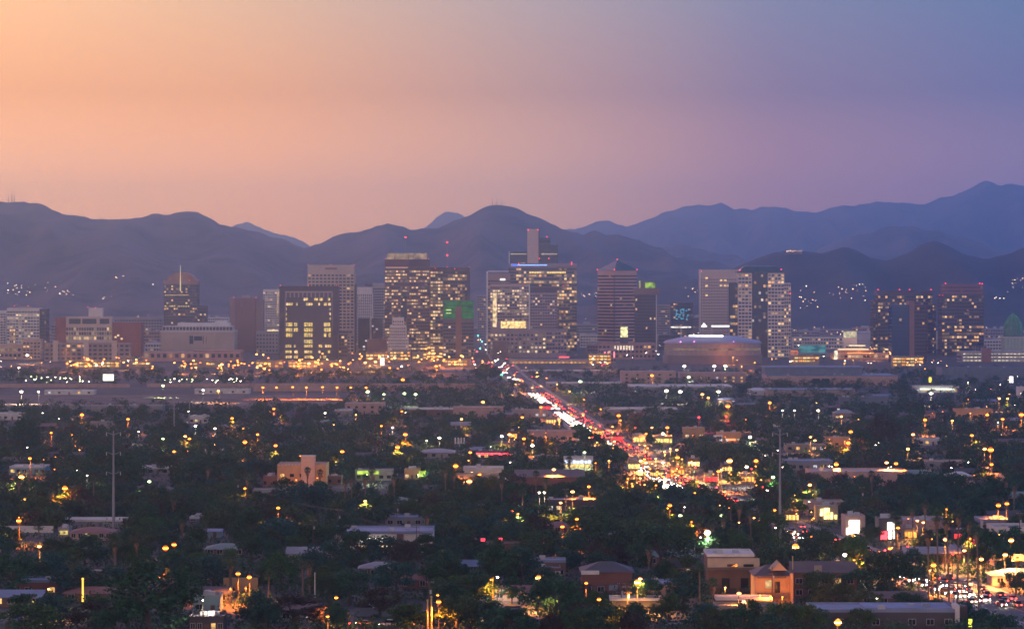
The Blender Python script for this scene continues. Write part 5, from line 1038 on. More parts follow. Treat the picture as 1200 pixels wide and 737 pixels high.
BIG = [(175,745,25,19,'round','dark green'),(218,700,14,12,'upright','blue green'),(250,690,16,10,'round','blue green'),(293,640,13,13,'round','dark green'),(30,532,20,19,'upright','dark green'),(95,700,17,9,'round','blue green'),(38,745,17,8.5,'round','olive'),(110,740,14,8,'ragged','russet'),(300,735,13,9,'round','blue green'),(345,738,20,9.5,'ragged','russet'),(420,660,12,11,'round','dark green'),(455,665,16,11,'spreading','blue green'),(500,662,13,10,'ragged','dark green'),(545,668,16,12,'round','blue green'),(585,695,15,16,'upright','dark green'),(612,690,12,13,'round','blue green'),(560,737,15,8,'spreading','dark green'),(445,722,13,8,'ragged','russet'),(530,716,12,8,'round','dark green'),(650,738,16,14,'round','dark green'),(700,662,23,16,'round','dark green'),(672,665,13,11,'upright','dark green'),(742,655,19,14,'spreading','olive'),(775,672,20,15,'round','dark green'),(800,650,14,11,'ragged','olive'),(784,728,11.5,7.5,'round','olive'),(742,742,12,8,'round','dark green'),(716,742,9,7,'round','olive'),(678,748,10,8,'round','olive'),(1002,672,11,12,'upright','olive'),(1091,684,9,9,'round','olive'),(1040,694,15,13,'spreading','dark green'),(1068,690,12,12,'round','blue green'),(1022,690,11,10,'round','dark green'),(978,716,12,8,'ragged','olive'),(920,742,12,8,'round','olive'),(880,738,10,8,'ragged','olive'),(858,742,9,7,'ragged','russet'),(945,744,9,8,'round','olive'),(1185,660,14,12,'round','dark green'),(1165,600,14,15,'round','dark green'),(1120,594,15,14,'round','dark green'),(1100,612,13,14,'round','blue green'),(930,610,13,13,'ragged','dark green'),(905,640,12,12,'round','olive'),(890,620,14,12,'spreading','dark green'),(770,632,14,11,'round','olive'),(720,600,13,10,'round','dark green'),(690,630,15,11,'spreading','olive'),(640,655,13,10,'round','dark green'),(520,620,16,11,'spreading','olive'),(480,612,12,9,'round','olive'),(440,616,14,11,'round','dark green'),(355,610,22,14,'round','blue green'),(330,648,16,12,'round','blue green'),(385,680,15,12,'round','blue green'),(250,570,24,16,'spreading','dark green'),(150,575,22,17,'upright','dark green'),(120,560,18,16,'round','dark green'),(200,560,18,12,'ragged','olive'),(300,566,16,11,'round','blue green'),(80,580,16,11,'round','blue green'),(570,450,25,18,'round','dark green'),(1033,528,20,19,'round','russet'),(1010,534,15,14,'round','dark green'),(860,655,13,10,'ragged','olive'),(840,655,11,9,'round','dark green'),(1145,660,13,12,'round','dark green'),(1000,700,14,9,'ragged','dark green')]
BIGL = {(784,728): 'orange lit bushy tree', (1002,672): 'orange glowing tree', (1091,684): 'orange lit round tree', (1033,528): 'large russet lamp lit tree'}
for px, py, w, h, sh, c in BIG:
    tree(px, py, w, h, sh, c, 'larger trees')
for px, py, w, h, sh, c in ((868,748,11,8,'round','dark green'),(836,747,10,7.5,'ragged','olive'),(905,750,11,7,'round','blue green'),(700,751,14,9,'round','dark green'),(600,749,14,9,'ragged','dark green'),(1012,722,12,7,'round','olive'),(1062,722,10,7,'spreading','dark green'),(480,740,12,8,'ragged','olive'),(410,708,13,10,'round','dark green'),(465,700,14,11,'spreading','blue green'),(520,696,13,11,'round','dark green'),(560,708,13,9,'round','olive'),(640,700,12,9,'round','blue green'),(755,712,12,9,'ragged','dark green'),(802,712,13,10,'round','blue green'),(100,668,15,11,'round','dark green'),(60,690,14,11,'upright','blue green'),(15,700,15,12,'round','dark green'),(330,690,14,11,'round','olive'),(960,706,12,9,'round','olive')): tree(px, py, w, h, sh, c)
for y in list(range(985, 1066, 13)) + list(range(1150, 1300, 15)) + list(range(1530, 1640, 17)) + list(range(1690, 1850, 20)):          # the row of street trees along the avenue
    x = ave_x(y) - R.uniform(13.5, 16); px, py = proj(x, y, 0); h = R.uniform(7, 10.5); tree(px, py, h * 1.15, h, R.choice(SHAPES), R.choice(['dark green', 'olive', 'grey green']), 'street trees beside the avenue', None, y)
for px, py, w, h in ((1062,718,7,5),(1078,720,6,4.6),(1096,722,7,5),(1113,726,6,4.5),(1131,730,7,5.5),(1152,735,7,5),(1172,742,8,5.5),(1190,700,9,8),(1176,672,10,9),(1150,668,9,8.5)): tree(px, py, w, h, R.choice(SHAPES), R.choice(['dark green', 'olive', 'blue green']))
kw = list(LEAFC); cwt = [4, 3, 3, 1.6, 3]
spots = []; ntree = 0
for i in range(30000):
    if ntree >= 240: break
    py = HY + 1 / R.uniform(1 / (750 - HY), 1 / (578 - HY)); px = R.uniform(-25, 1225); Y = depth_of(py); x = WX(px, Y)
    if not clear(x, Y, 1.5): continue
    h = R.uniform(6, 11.5); w = h * R.uniform(.95, 1.5); 
    if any((x - a) ** 2 + (Y - b) ** 2 < (.29 * (w + c)) ** 2 for a, b, c in spots): continue
    hp, wp = h * F / Y, w * F / Y
    if boxclash(px - wp * .45, px + wp * .45, py - hp * .97, py - hp * .25, Y, .2): continue
    if 1055 < px < 1230 and 680 < py < 745 and py - hp < 712 and h > 4.6: continue
    if 640 < px < 1000 and abs(x - ave_x(Y)) < 26 and R.random() < .6: continue
    spots.append((x, Y, w)); ntree += 1
    tree(px, py, w, h, R.choice(SHAPES), R.choices(kw, cwt)[0])
# the far canopy: thousands of crowns that read as one mass
cl = []; cnt = 0; spots2 = []
for i in range(60000):
    if cnt >= 4200: break
    py = HY + 1 / R.uniform(1 / (640 - HY), 1 / (437 - HY)) if cnt < 2600 else R.uniform(455, 640); px = R.uniform(-20, 1220); Y = depth_of(py); x = WX(px, Y)
    if px < 400 and 452 < py < 479: continue
    if not clear(x, Y, 1.5): continue
    if abs(x - ave_x(Y)) < 18 and R.random() < .4: continue
    h = R.uniform(4.5, 11.5); w = h * R.uniform(.9, 1.5); hp, wp = h * F / Y, w * F / Y
    if boxclash(px - wp * .45, px + wp * .45, py - hp, py - hp * .2, Y, .25): continue
    P_ = crown_points(130 if Y > 2200 else 200 if Y > 1600 else 380, R.choice(SHAPES), NPR); a = R.uniform(0, 6.28); ca, sa = math.cos(a), math.sin(a)
    Q_ = np.stack([x + w * (P_[:, 0] * ca - P_[:, 1] * sa), Y + w * (P_[:, 0] * sa + P_[:, 1] * ca), h * (P_[:, 2] - .14)], 1); cl.append((Q_, R.choices(range(5), cwt)[0])); cnt += 1
groups = [[], [], [], [], []]
for q, k in cl: groups[k].append(q)
allp = []
tc_me = None
for k, name in enumerate(kw):
    if not groups[k]: continue
    me = quads_mesh('tree_canopy', np.concatenate(groups[k]), None, .5, .62, LEAF[name])
    tag(place(me, 'tree_canopy'), kind='stuff')
# low scrub and hedges along plots
sc_ = []
for i in range(5200):
    py = HY + 1 / R.uniform(1 / (752 - HY), 1 / (468 - HY)) if i < 3200 else R.uniform(600, 750); px = R.uniform(-10, 1210); Y = depth_of(py); x = WX(px, Y)
    if px < 400 and py < 479 or not clear(x, Y, .5): continue
    k_ = R.uniform(.7, 1.9); hp, wp = 2.6 * k_ * F / Y, 4 * k_ * F / Y
    if boxclash(px - wp * .5, px + wp * .5, py - hp, py, Y, .3): k_ = .5
    n = int(34 * k_); q = NPR.normal(size=(n, 3)) * np.array([1.25, 1.25, .62]) * k_ + np.array([x, Y, .95 * k_]); q[:, 2] = np.maximum(q[:, 2], .12); sc_.append(q)
tag(place(quads_mesh('undergrowth', np.concatenate(sc_), None, .42, .6, LEAF['grey green']), 'undergrowth'), kind='stuff')

# ------------------------------------------------------------------ lamps
PAINT = mat('lamp_pole_paint', (.07,.06,.055), .5, .15, .5); WOOD = mat('pole_wood', (.11,.075,.055), .9, .3, 1.0)
GL = {'orange': glow('lamp_orange', (1,.11,.005), 2.8), 'amber': glow('lamp_amber', (1,.25,.03), 3.0), 'white': glow('lamp_white', (1,.8,.55), 4), 'greenish': glow('lamp_greenish', (.72,.95,.35), 3), 'red': glow('lamp_red', RED, 6)}
HOT = {'orange': glow('bulb_orange', (1,.3,.03), 22), 'amber': glow('bulb_amber', (1,.5,.12), 30), 'white': glow('bulb_white', WHITE, 60), 'greenish': glow('bulb_greenish', GREENISH, 30), 'red': glow('bulb_red', RED, 20)}
def globe(b, c, r, mc, mh):  # coloured caps widen the lamp to imitate the halo round it
    'a lamp globe: bright waist for the hot core, coloured caps for its halo'
    k = len(b.f); b.ball(c, r, mc, 8, 9)
    for i in range(k, len(b.f)):
        if all(abs(b.v[j][2] - c[2]) < r * .24 for j in b.f[i]): b.m[i] = mh

LM_ = {}; BULB = {}
def lamp(px, py, col='orange', h=9.0, r=.32, far=None, curved=False, desc=None, group='street lamps', yb=None, flood=0):
    Y = F * (EYE - h) / (py - HY) if yb is None else depth_of(yb)
    if yb: h = WZ(py, Y)
    far = Y > 1750 if far is None else far; x = WX(px, Y); k = (col, round(h, 1), r, far, curved)
    if k not in LM_:
        if far:
            b = MB(); b.tube((0, .4, 0), (0, .4, h + .2), .14, .1, 5, m=0); b.box(-.3, .3, -.3, .6, h + r * .95, h + r * .95 + .15, 0); globe(b, (0, 0, h), r, 1, 2); LM_[k] = b.mesh('street_lamp', [PAINT, GL[col], HOT[col]])
        else:
            p = MB(); g_ = MB(); a_ = MB(); hd = MB()
            if curved:
                ax = 3.4; p.tube((ax, 0, 0), (ax, 0, h - 2.4), .14, .11, 7); q = Vector((ax, 0, h - 2.4))
                for i in range(7):
                    t = (i + 1) / 7 * 1.5; e = Vector((ax - 3.4 * (1 - math.cos(t)) , 0, h - 2.4 + 2.55 * math.sin(t))); a_.tube(q, e, .09, .08, 6, caps=False); q = e
            else:
                p.tube((0, 1.0, 0), (0, 1.0, h + .3), .14, .1, 7); p.box(-.25, .25, .75, 1.25, 0, .35); a_.tube((0, 1.0, h + .25), (0, .1, h + .42), .07, .06, 6)
            hd.box(-.28, .28, -.42, .32, h + r * .9, h + r * .9 + .2); globe(g_, (0, 0, h), r, 0, 1)
            LM_[k] = (p.mesh('pole', PAINT), a_.mesh('arm', PAINT), hd.mesh('lamp_head', PAINT), g_.mesh('lamp_globe', [GL[col], HOT[col]]))
    if far: o = place(LM_[k], 'street_lamp', None, (x, Y, 0))
    else:
        o = empty('street_lamp', (x, Y, 0))
        for me in LM_[k]: place(me, me.name.split('.')[0], o)
    if r >= .26 and Y < 3600:                      # the bulb's own light on what stands around it
        kk = (col, round(r, 1))
        if kk not in BULB: BULB[kk] = bpy.data.lights.new('bulb', 'SPOT'); BULB[kk].energy = (26000 if col in ('orange', 'amber') else 12000) * (r / .45) ** 1.3; BULB[kk].color = {'orange': (1,.24,.03), 'amber': (1,.42,.09), 'white': WHITE, 'greenish': GREENISH, 'red': RED}[col]; BULB[kk].shadow_soft_size = r; BULB[kk].spot_size = math.radians(142); BULB[kk].spot_blend = .35
        l_ = bpy.data.objects.new('bulb', BULB[kk]); C.objects.link(l_); l_.parent = o; l_.location = (0, -1.4 - r, h - r - .1)
        if r >= .8 and col in ('orange', 'amber'):  # point light added beside the spot for a halo in the haze
            if 'halo' not in BULB: BULB['halo'] = bpy.data.lights.new('bulb_glow', 'POINT'); BULB['halo'].energy = 4200; BULB['halo'].color = (1,.34,.05); BULB['halo'].shadow_soft_size = .5
            l_ = bpy.data.objects.new('bulb_glow', BULB['halo']); C.objects.link(l_); l_.parent = o; l_.location = (0, -1.2 - r, h)
    if flood:  # extra point light added to warm nearby walls, trees and air
        kk = (col, 'flood', flood)
        if kk not in BULB: BULB[kk] = bpy.data.lights.new('bulb_glow', 'POINT'); BULB[kk].energy = flood; BULB[kk].color = {'orange': (1,.26,.03), 'amber': (1,.42,.09), 'white': WHITE, 'greenish': GREENISH, 'red': RED}[col]; BULB[kk].shadow_soft_size = .3
        l_ = bpy.data.objects.new('bulb_glow', BULB[kk]); C.objects.link(l_); l_.parent = o; l_.location = (0, .2 + r, h - .1)
    LATER.append((o, desc or '%s street lamp' % {'greenish': 'greenish white', 'white': 'white', 'orange': 'orange', 'amber': 'amber', 'red': 'red'}[col], 'street lamp', group, px, py)); return o
O_, A_, W_, G_, R_ = 'orange', 'amber', 'white', 'greenish', 'red'
BIGL = [(260,427,A_,.9),(96,486,O_,.5),(150,491,O_,.42),(60,507,O_,.3),(35,537,O_,.35),(25,559,A_,.55),(76,572,O_,.5),(272,490,O_,.4),(287,518,O_,.5),(204,529,O_,.32),(229,499,W_,.3),(252,502,W_,.28),(191,514,G_,.28),(217,511,A_,.34),(222,514,O_,.34),(191,452,G_,.5),(238,457,W_,.4),(256,458,A_,.45),(285,502,O_,.2),(287,572,O_,.25),(41,501,W_,.2),(32,416,W_,.6),(25,459,W_,.55),(45,459,W_,.35),(22,431,W_,.35),(175,564,G_,.3),(102,557,W_,.16),
 (311,426,O_,.9),(362,426,A_,.9),(350,429,O_,.6),(370,424,O_,.6),(395,427,O_,.5),(388,427,O_,.4),(434,420,A_,.7),(440,424,A_,.7),(428,425,A_,.6),(445,418,A_,.6),(511,429,O_,.9),(472,445,O_,.7),(308,454,O_,.42),(324,454,O_,.42),(343,453.6,O_,.42),(359,454,O_,.42),(378,453.6,O_,.42),(395,454,O_,.42),(411,454,O_,.42),(429,454,O_,.42),(431,459,G_,.6),(474,461,G_,.5),(487,462,G_,.5),(450,462,G_,.38),(566,471,A_,.45),(471,482,O_,.3),(321,479,O_,.38),(381,484,W_,.26),(417,486,A_,.25),(541,491,A_,.35),(515,513,W_,.34),(588,511,W_,.34),(597,509,A_,.4),(475,509,O_,.5),(466,524,O_,.5),(401,529,O_,.42),(323,522,O_,.4),(302,509,O_,.36),(447,499,O_,.3),(460,501,W_,.28),(551,530,O_,.34),(534,546,O_,.5),(550,564,A_,.5),(562,556,O_,.3),
 (764,440,O_,.9),(802,429,W_,.7),(837,429,W_,1.1),(850,429,W_,.7),(807,442,G_,.6),(680,447,G_,.6),(781,458,W_,.6),(797,459,W_,.6),(842,459,W_,.55),(823,462,A_,.5),(830,466,A_,.4),(853,476,O_,.75),(725,487,O_,.5),(851,488,R_,.3),(819,489,R_,.34),(782,501,O_,.42),(764,501,A_,.28),(777,508,W_,.34),(624,522,W_,.36),(879,512,W_,.42),(614,514,O_,.4),(685,530,G_,.3),(751,540,A_,.36),(757,542,A_,.36),(794,536,O_,.42),(855,540,A_,.6),(886,540,O_,.45),(842,552,O_,.36),(777,542,W_,.3),(807,560,R_,.4),(649,550,A_,.36),(690,570,O_,.3),(780,570,W_,.6),(875,547,W_,.34),(809,542,A_,.3),(814,543,G_,.3),(634,477,O_,.4),(612,489,O_,.4),
 (1091,461,W_,.55),(1171,467,A_,.4),(1181,467,A_,.36),(902,472,O_,.5),(959,481,W_,.4),(931,481,W_,.26),(917,481,W_,.26),(986,488,A_,.4),(1084,492,O_,.45),(1116,493,A_,.34),(1175,491,O_,.42),(1197,486,O_,.7),(950,512,A_,.3),(955,516,A_,.3),(997,506,O_,.5),(994,519,O_,.5),(1070,509,A_,.4),(1064,526,A_,.38),(1139,510,O_,.4),(1161,527,O_,.7),(1154,526,A_,.4),(1162,544,O_,.34),(980,544,O_,.45),(1039,542,A_,.36),(1050,543,O_,.4),(1127,557,G_,.3),(906,559,G_,.32),(949,568,A_,.34),(1157,486,O_,.42),
 (22,610,O_,.4),(46,640,A_,.28),(194,642,O_,.42),(204,638,O_,.34),(326,595,O_,.3),(428,587,A_,.26),(394,647,O_,.26),(631,677,A_,.4),(659,617,O_,.3),(785,592,O_,.34),(606,602,A_,.3),(600,599,O_,.22),(657,589,A_,.26),(671,576,A_,.34),(632,577,W_,.22),(638,577,W_,.22),(747,682,A_,.42),(750,678,A_,.26),(829,624,W_,.5),(932,641,A_,.55),(866,695,A_,.26),(576,679,O_,.2),(583,676,W_,.16),(1187,627,W_,.55),(1000,628,A_,.35),(1094,662,O_,.35),(1130,645,A_,.25),(1150,655,A_,.3),(1178,650,A_,.34),(1192,655,O_,.36),(1185,633,A_,.4),(1136,631,O_,.25),(1108,632,A_,.34),(1075,610,A_,.24),(1082,612,A_,.24),(1010,655,O_,.3),(990,650,W_,.3),(1170,592,O_,.4),(1180,590,O_,.36),(797,604,G_,.3),(846,604,G_,.3),(676,608,O_,.26),(697,646,G_,.18),(279,672,O_,.3),(292,676,O_,.3),(514,705,O_,.3),(513,697,O_,.16),(57,690,A_,.16),(237,703,W_,.14)]
for px, py, c, r in BIGL:
    Y = F * (EYE - 9) / (py - HY); lamp(px, py, c, 9.0 if py < 600 else R.choice([8.0, 7.0]) if r < .3 else 8.5, min(r * 1.9, 1.25))
# foreground lamps with visible poles
lamp(394,700,O_,0,.42,False,False,'tall orange street lamp on a curved pole','street lamps',738); lamp(384,722,O_,0,.34,False,False,'lower orange street lamp','street lamps',752)
lamp(687,683,O_,0,.4,False,False,'tall orange lit lamp post','street lamps',722); lamp(702,702,O_,0,.44,False,False,'nearer orange lit lamp post','street lamps',744)
lamp(519,645,A_,0,.22,False,True,'curved arm street lamp','street lamps',673)
lamp(982,729,A_,0,.8,False,False,'brightest amber lamp in the foreground','street lamps',770,9000)
for px, py, c in ((332,560,O_),(347,562,O_),(372,560,O_),(270,690,O_),(288,689,O_),(891,697,O_),(903,698,O_),(917,699,O_),(850,688,A_),(1001,656,O_),(1090,668,A_),(553,553,A_),(575,556,A_),(430,556,G_),(490,556,G_),(22,606,O_),(812,510,O_),(850,512,O_),(990,517,O_),(1157,484,O_),(1093,484,O_),(607,570,O_)):  # low lamps added to throw coloured light on walls and trees
    lamp(px, py, c, 4.5, .22, flood=4200 if px > 400 else 1500, desc='added low %s wall lamp' % {O_: 'orange', A_: 'amber', G_: 'greenish'}[c])
for px, py in ((917,547),(972,546),(975,547),(1041,548),(1044,547),(1115,548)):
    lamp(px, py, W_, 7, .2)
lamp(1028,701,W_,0,.3,False,False,'bright white lamp post','street lamps',722)
# street level lamps downtown and in the lit parking lots
def scatter_lamps(n, x0, x1, y0, y1, cols, r, hh=8.0, desc=None):
    for i in range(n): lamp(R.uniform(x0, x1), R.uniform(y0, y1), R.choice(cols), hh, r * R.uniform(.7, 1.2), desc=desc)
DT = {}
def town_lights(n, x0, x1, y0, y1, cols, r, hh=8.0):
    for i in range(n):
        py, px, c = R.uniform(y0, y1), R.uniform(x0, x1), R.choice(cols); Y = F * (EYE - hh) / (py - HY); rr = r * R.uniform(.6, 1.15); b = DT.setdefault(c, MB()); x = WX(px, Y)
        b.tube((x, Y + .5, 0), (x, Y + .5, hh + .3), .13, .1, 4, m=0); globe(b, (x, Y, hh), rr, 1, 2)
        if rr > r * .85 and Y < 3800 and c in 'oa' and R.random() < .6:
            kk = (c, 'town')
            if kk not in BULB: BULB[kk] = bpy.data.lights.new('bulb', 'SPOT'); BULB[kk].energy = 32000; BULB[kk].color = (1,.24,.03) if c == 'o' else (1,.42,.09); BULB[kk].shadow_soft_size = .5; BULB[kk].spot_size = math.radians(150); BULB[kk].spot_blend = .35
            l_ = bpy.data.objects.new('bulb', BULB[kk]); C.objects.link(l_); l_.location = (x, Y - .8, hh - .5)
            if R.random() < .5 and Y > 2200:  # extra point light added for orange glow on facades and haze
                if 'town_halo' not in BULB: BULB['town_halo'] = bpy.data.lights.new('bulb_glow', 'POINT'); BULB['town_halo'].energy = 26000; BULB['town_halo'].color = (1,.26,.035); BULB['town_halo'].shadow_soft_size = .6
                l_ = bpy.data.objects.new('bulb_glow', BULB['town_halo']); C.objects.link(l_); l_.location = (x, Y - 1.8, hh)
for a in ((24,30,106,441,448,'gw',.38,6),(24,184,292,443,448,'gw',.38,6),(30,75,172,418,430,'ooaw',.8),(30,172,300,422,432,'ooa',.8),(40,300,452,414,434,'ooaa',.85),(44,452,556,408,434,'ooaaw',.8),(20,556,592,398,432,'war',.5),(14,590,640,428,452,'oar',.45),(14,690,716,416,428,'raw',.45),(16,720,800,396,420,'wa',.45),(10,855,930,408,430,'aw',.4),(18,926,1060,404,428,'aw',.4),(14,1060,1110,418,434,'oaw',.4),(14,0,60,396,432,'aw',.4),(18,690,760,498,525,'oara',.34),(24,735,802,538,582,'oaaor',.34),(18,800,900,540,582,'oaor',.3),(10,600,642,500,520,'oa',.3),(10,640,700,480,500,'oar',.36),(6,1060,1190,625,650,'oaar',.22),(16,800,960,584,630,'oaaw',.28),(16,690,800,520,560,'oao',.4)): town_lights(*a)
for c, b in DT.items(): tag(b.build('town_lights', [PAINT] + [D_[{'g': 'greenish', 'w': 'white', 'o': 'orange', 'a': 'amber', 'r': 'red'}[c]] for D_ in (GL, HOT)]), kind='stuff')
scatter_lamps(10, 1120, 1198, 440, 480, [W_, A_, O_], .28); scatter_lamps(30, 0, 600, 472, 560, [O_, O_, A_, W_], .25, 7); scatter_lamps(30, 820, 1198, 470, 600, [O_, O_, A_, W_], .25, 7); scatter_lamps(8, 1000, 1198, 600, 660, [A_, O_], .22, 6)
for i in range(24):            # along the avenue
    y = 960 + i * 80; s_ = 11.6 if i % 2 else -11.6; px, py = proj(ave_x(y) + s_, y, 9.5)
    lamp(px, py, R.choice([O_, O_, A_]), 9.5, .5, flood=6500 if 1250 < y < 2400 else 0)
# lights of the plain beyond the towers: too many and too small to count
b = MB(); bw = MB()
for i in range(420):
    px = R.uniform(-5, 1205); Y = R.uniform(4900, 7000) if px < 760 else R.uniform(4750, 5500); x = WX(px, Y); z = R.uniform(5, 14) + max(0, Y - 6100) * .03
    (b if R.random() < .6 else bw).ball((x, Y, z), R.uniform(.16, .45), 0, 4, 3)
for px0, px1, py0, py1, n in ((5,75,331,346,26),(70,95,340,347,8),(130,146,323,327,3),(170,180,332,335,1),(120,135,344,352,3),(925,1015,330,352,26),(1180,1200,325,345,10),(1000,1012,331,334,3),(795,822,335,349,7),(1165,1178,348,352,4),(935,960,345,362,8),(680,700,343,348,8)):
    for i in range(n):
        py = R.uniform(py0, py1); Y = 6050 if px0 < 760 else 5420; (b if R.random() < .55 else bw).ball((WX(R.uniform(px0, px1), Y), Y, max(3, WZ(py, Y))), R.uniform(.2, .62), 0, 4, 3)
tag(b.build('distant_lights', glow('far_amber', (1,.58,.24), 14, False)), kind='stuff'); tag(bw.build('distant_lights', glow('far_white', (1,.8,.55), 13, False)), kind='stuff')

# ------------------------------------------------------------------ poles, signs
def steel_pole(px, yt, yb, arms, label, phrase):
    Y = depth_of(yb); k = Y / F; h = WZ(yt, Y); o = tag(empty('transmission_pole', (WX(px, Y), Y, 0)), label, 'power pole')
    b = MB(); b.tube((0, 0, 0), (0, 0, h), .55 if yb > 560 else .5, .25, 10); b.build('pole', mat('galvanised_steel', (.24,.24,.27), .5, .1, .3), o)
    for yy in arms:
        z = WZ(yy, Y)
        for s_ in (-1, 1):
            b = MB(); b.tube((0, 0, z - .6), (s_ * 2.6, 0, z + .35), .2, .1, 6); b.build('cross_arm', MATS['galvanised_steel'], o); b = MB(); b.tube((s_ * 2.5, 0, z + .3), (s_ * 2.5, 0, z - .9), .12, .12, 6); b.build('insulator', TRIM, o)
    mark(phrase, px, (yt + yb) / 2); PROT.append((px - 3, px + 3, yt, yb - 8, Y)); return o
steel_pole(133, 505, 626, (507.5, 530.5, 553.5), 'tall galvanised steel transmission pole with three pairs of arms', 'the tall steel transmission pole')
steel_pole(204, 464, 510, (466, 478), 'shorter steel transmission pole farther back by the white bungalow', 'the farther steel pole'); steel_pole(222, 466, 498, (468,), 'small slim steel pole just right of the farther steel transmission pole', 'the slim steel pole')
steel_pole(914, 503, 640, (508, 531), 'dark steel transmission pole at right before the pale blue roofed building', 'the right steel pole')
def wood_pole(px, yt, yb, desc='wooden utility pole'):
    Y = depth_of(yb); h = WZ(yt, Y); o = empty('utility_pole', (WX(px, Y), Y, 0), R.uniform(-.3, .3)); b = MB(); b.tube((0, 0, 0), (0, 0, h), .19, .13, 7); b.build('pole', WOOD, o)
    for z in (h - .6, h - 1.9): b = MB(); b.box(-1.2, 1.2, -.16, -.03, z, z + .16); b.build('cross_arm', WOOD, o)
    for i, s_ in enumerate((-1, -.5, .5, 1)): b = MB(); b.tube((s_, -.1, h - .44), (s_, -.1, h - .18), .07, .05, 5); b.build('insulator', TRIM, o)
    b = MB(); b.tube((.35, -.1, h - 3.4), (.35, -.1, h - 2.4), .25, .25, 8); b.build('transformer', steel, o)
    LATER.append((o, desc, 'utility pole', 'wooden utility poles', px, (yt + yb) / 2))
for a in ((397,596,628),(367,608,640),(488,616,652),(503,680,740),(465,588,616),(278,561,592),(706,430,470),(663,572,604),(754,544,600),(800,588,640),(1195,600,660),(590,470,500),(640,484,520),(735,480,512),(858,470,500),(940,474,506),(1104,486,520),(352,470,500),(300,488,515),(240,520,552),(106,470,486),(905,664,712),(735,686,718),(728,682,712),(564,590,625),(1010,570,612),(680,436,470)): wood_pole(*a)
def post(px, yt, yb, m, label, r=.14, name='post'):
    Y = depth_of(yb); o = tag(empty(name, (WX(px, Y), Y, 0)), label, 'post'); b = MB(); b.tube((0, 0, 0), (0, 0, WZ(yt, Y)), r, r * .75, 8); b.build('shaft', m, o); b = MB(); b.box(-.3, .3, -.3, .3, 0, .25); b.build('base', conc, o); b = MB(); b.ball((0, 0, WZ(yt, Y)), r * 1.2, 0, 6, 4); b.build('cap', m, o); return o
post(369, 671, 712, TRIM, 'tall bare white flag post between two slim palms', .16, 'flag_post'); post(770, 611 + 66, 703, mat('green_post', (.16,.3,.06), .6, .1, .4), 'green leaning post beside the dark brick house', .2)
post(501, 703, 745, mat('ochre_post', (.6,.42,.16), .7, .15, .4), 'left of two ochre lamp lit posts at the bottom', .22); post(505.5, 699, 745, MATS['ochre_post'], 'right and taller of two ochre lamp lit posts', .26)  # lamp light on these posts put into their ochre colour
post(929, 652, 700, MATS['ochre_post'], 'slim orange lit post before the gabled porch of apartments', .16); post(875.5, 703, 742, MATS['ochre_post'], 'stout orange lit post below the white roofed carport', .3); post(97, 678, 706, glow('lit_tube', (1,.55,.08), 2.2), 'thin upright yellow glowing light tube among dark bushes', .3, 'light_tube')
def sign(px, yt, yb, ybase, w, m, label, name='sign', back=None):
    Y = depth_of(ybase); k = Y / F; o = tag(empty(name, (WX(px, Y), Y, 0)), label, 'sign'); z0, z1 = WZ(yb, Y), WZ(yt, Y); b = MB(); b.tube((0, .2, 0), (0, .2, z1), .16, .16, 6); b.build('post', PAINT, o)
    b = MB(); b.box(-w * k / 2 - .12, w * k / 2 + .12, -.05, .15, z0 - .12, z1 + .12); b.build('frame', back or PAINT, o); b = MB(); b.box(-w * k / 2, w * k / 2, -.15, -.06, z0, z1); b.build('lit_panel', m, o); PROT.append((px - w / 2, px + w / 2, yt, yb, Y)); mark(' '.join(['the'] + label.split()[:4]), px, (yt + yb) / 2)
sign(1090, 442, 448, 456, 3, glow('sign_yellow', (1,.75,.08), 2.2, False), 'upright yellow lit sign near the bright canopy strip'); sign(1185, 441, 448.5, 456, 4.5, glow('sign_bright2', (1,.93,.95), 3, False), 'upright white lit sign by the dark blue warehouse')
sign(127, 438.5, 446, 455, 12.5, glow('board_cream', (1,.95,.75), 2.5), 'broad cream lit board in the parking lot', 'billboard'); sign(448, 419, 428, 436, 4.5, glow('tower_sign_white', (1,.9,.75), 3, False), 'upright white lit sign at the downtown street', 'sign')
sign(1137, 725, 734, 742, 4, glow('sign_lime', (.9,.95,.08), 2.4), 'small yellow lit sign at the bottom right'); sign(470, 722, 726, 736, 6.5, mat('red_sign_paint', (.4,.03,.04), .5, .1, .5), 'red sign with a white top by the road'); sign(1141, 631, 640, 650, 7, glow('sign_red_lit', (1,.06,.1), 2.6), 'broad red lit sign among palms')
sign(577, 676, 703, 708, 2.6, glow('sign_amber_tall', (1,.42,.06), 1.3), 'tall narrow amber lit pillar sign'); sign(557.5, 630.5, 634, 646, 3.5, glow('sign_red_lit', (1,.06,.1), 2.6), 'first small red lit sign left in a row'); sign(566, 630.5, 634, 646, 5, glow('sign_red_lit', (1,.06,.1), 2.6), 'wider middle red lit sign of the row'); sign(586, 630, 635, 646, 5.5, glow('sign_red_lit', (1,.06,.1), 2.6), 'tallest red lit sign ending the row')
sign(633, 631.5, 637, 645, 10, glow('sign_red_lit', (1,.06,.1), 2.6), 'long glowing red panel beneath dark trees')
def wires(pts, label):
    "three conductors sagging from pole top to pole top"
    P_ = []
    for px, yt, yb in pts: Y = depth_of(yb); P_.append(Vector((WX(px, Y), Y, WZ(yt, Y) - .35)))
    b = MB()
    for off in (-1, .5, 1):
        for a, c in zip(P_, P_[1:]):
            last = None
            for i in range(9):
                q = i / 8; v = a.lerp(c, q) + Vector((off, -.1, -4 * q * (1 - q) * min(2.2, (c - a).length * .02)))
                if last is not None: b.tube(last, v, .035, n=4, caps=False)
                last = v
    tag(b.build('power_line', mat('cable', (.05,.05,.055), .6, .1, 1)), label, 'power line')
wires([(278,561,592),(397,596,628),(488,616,652)], 'thin sagging wires strung between wooden poles behind the white store')
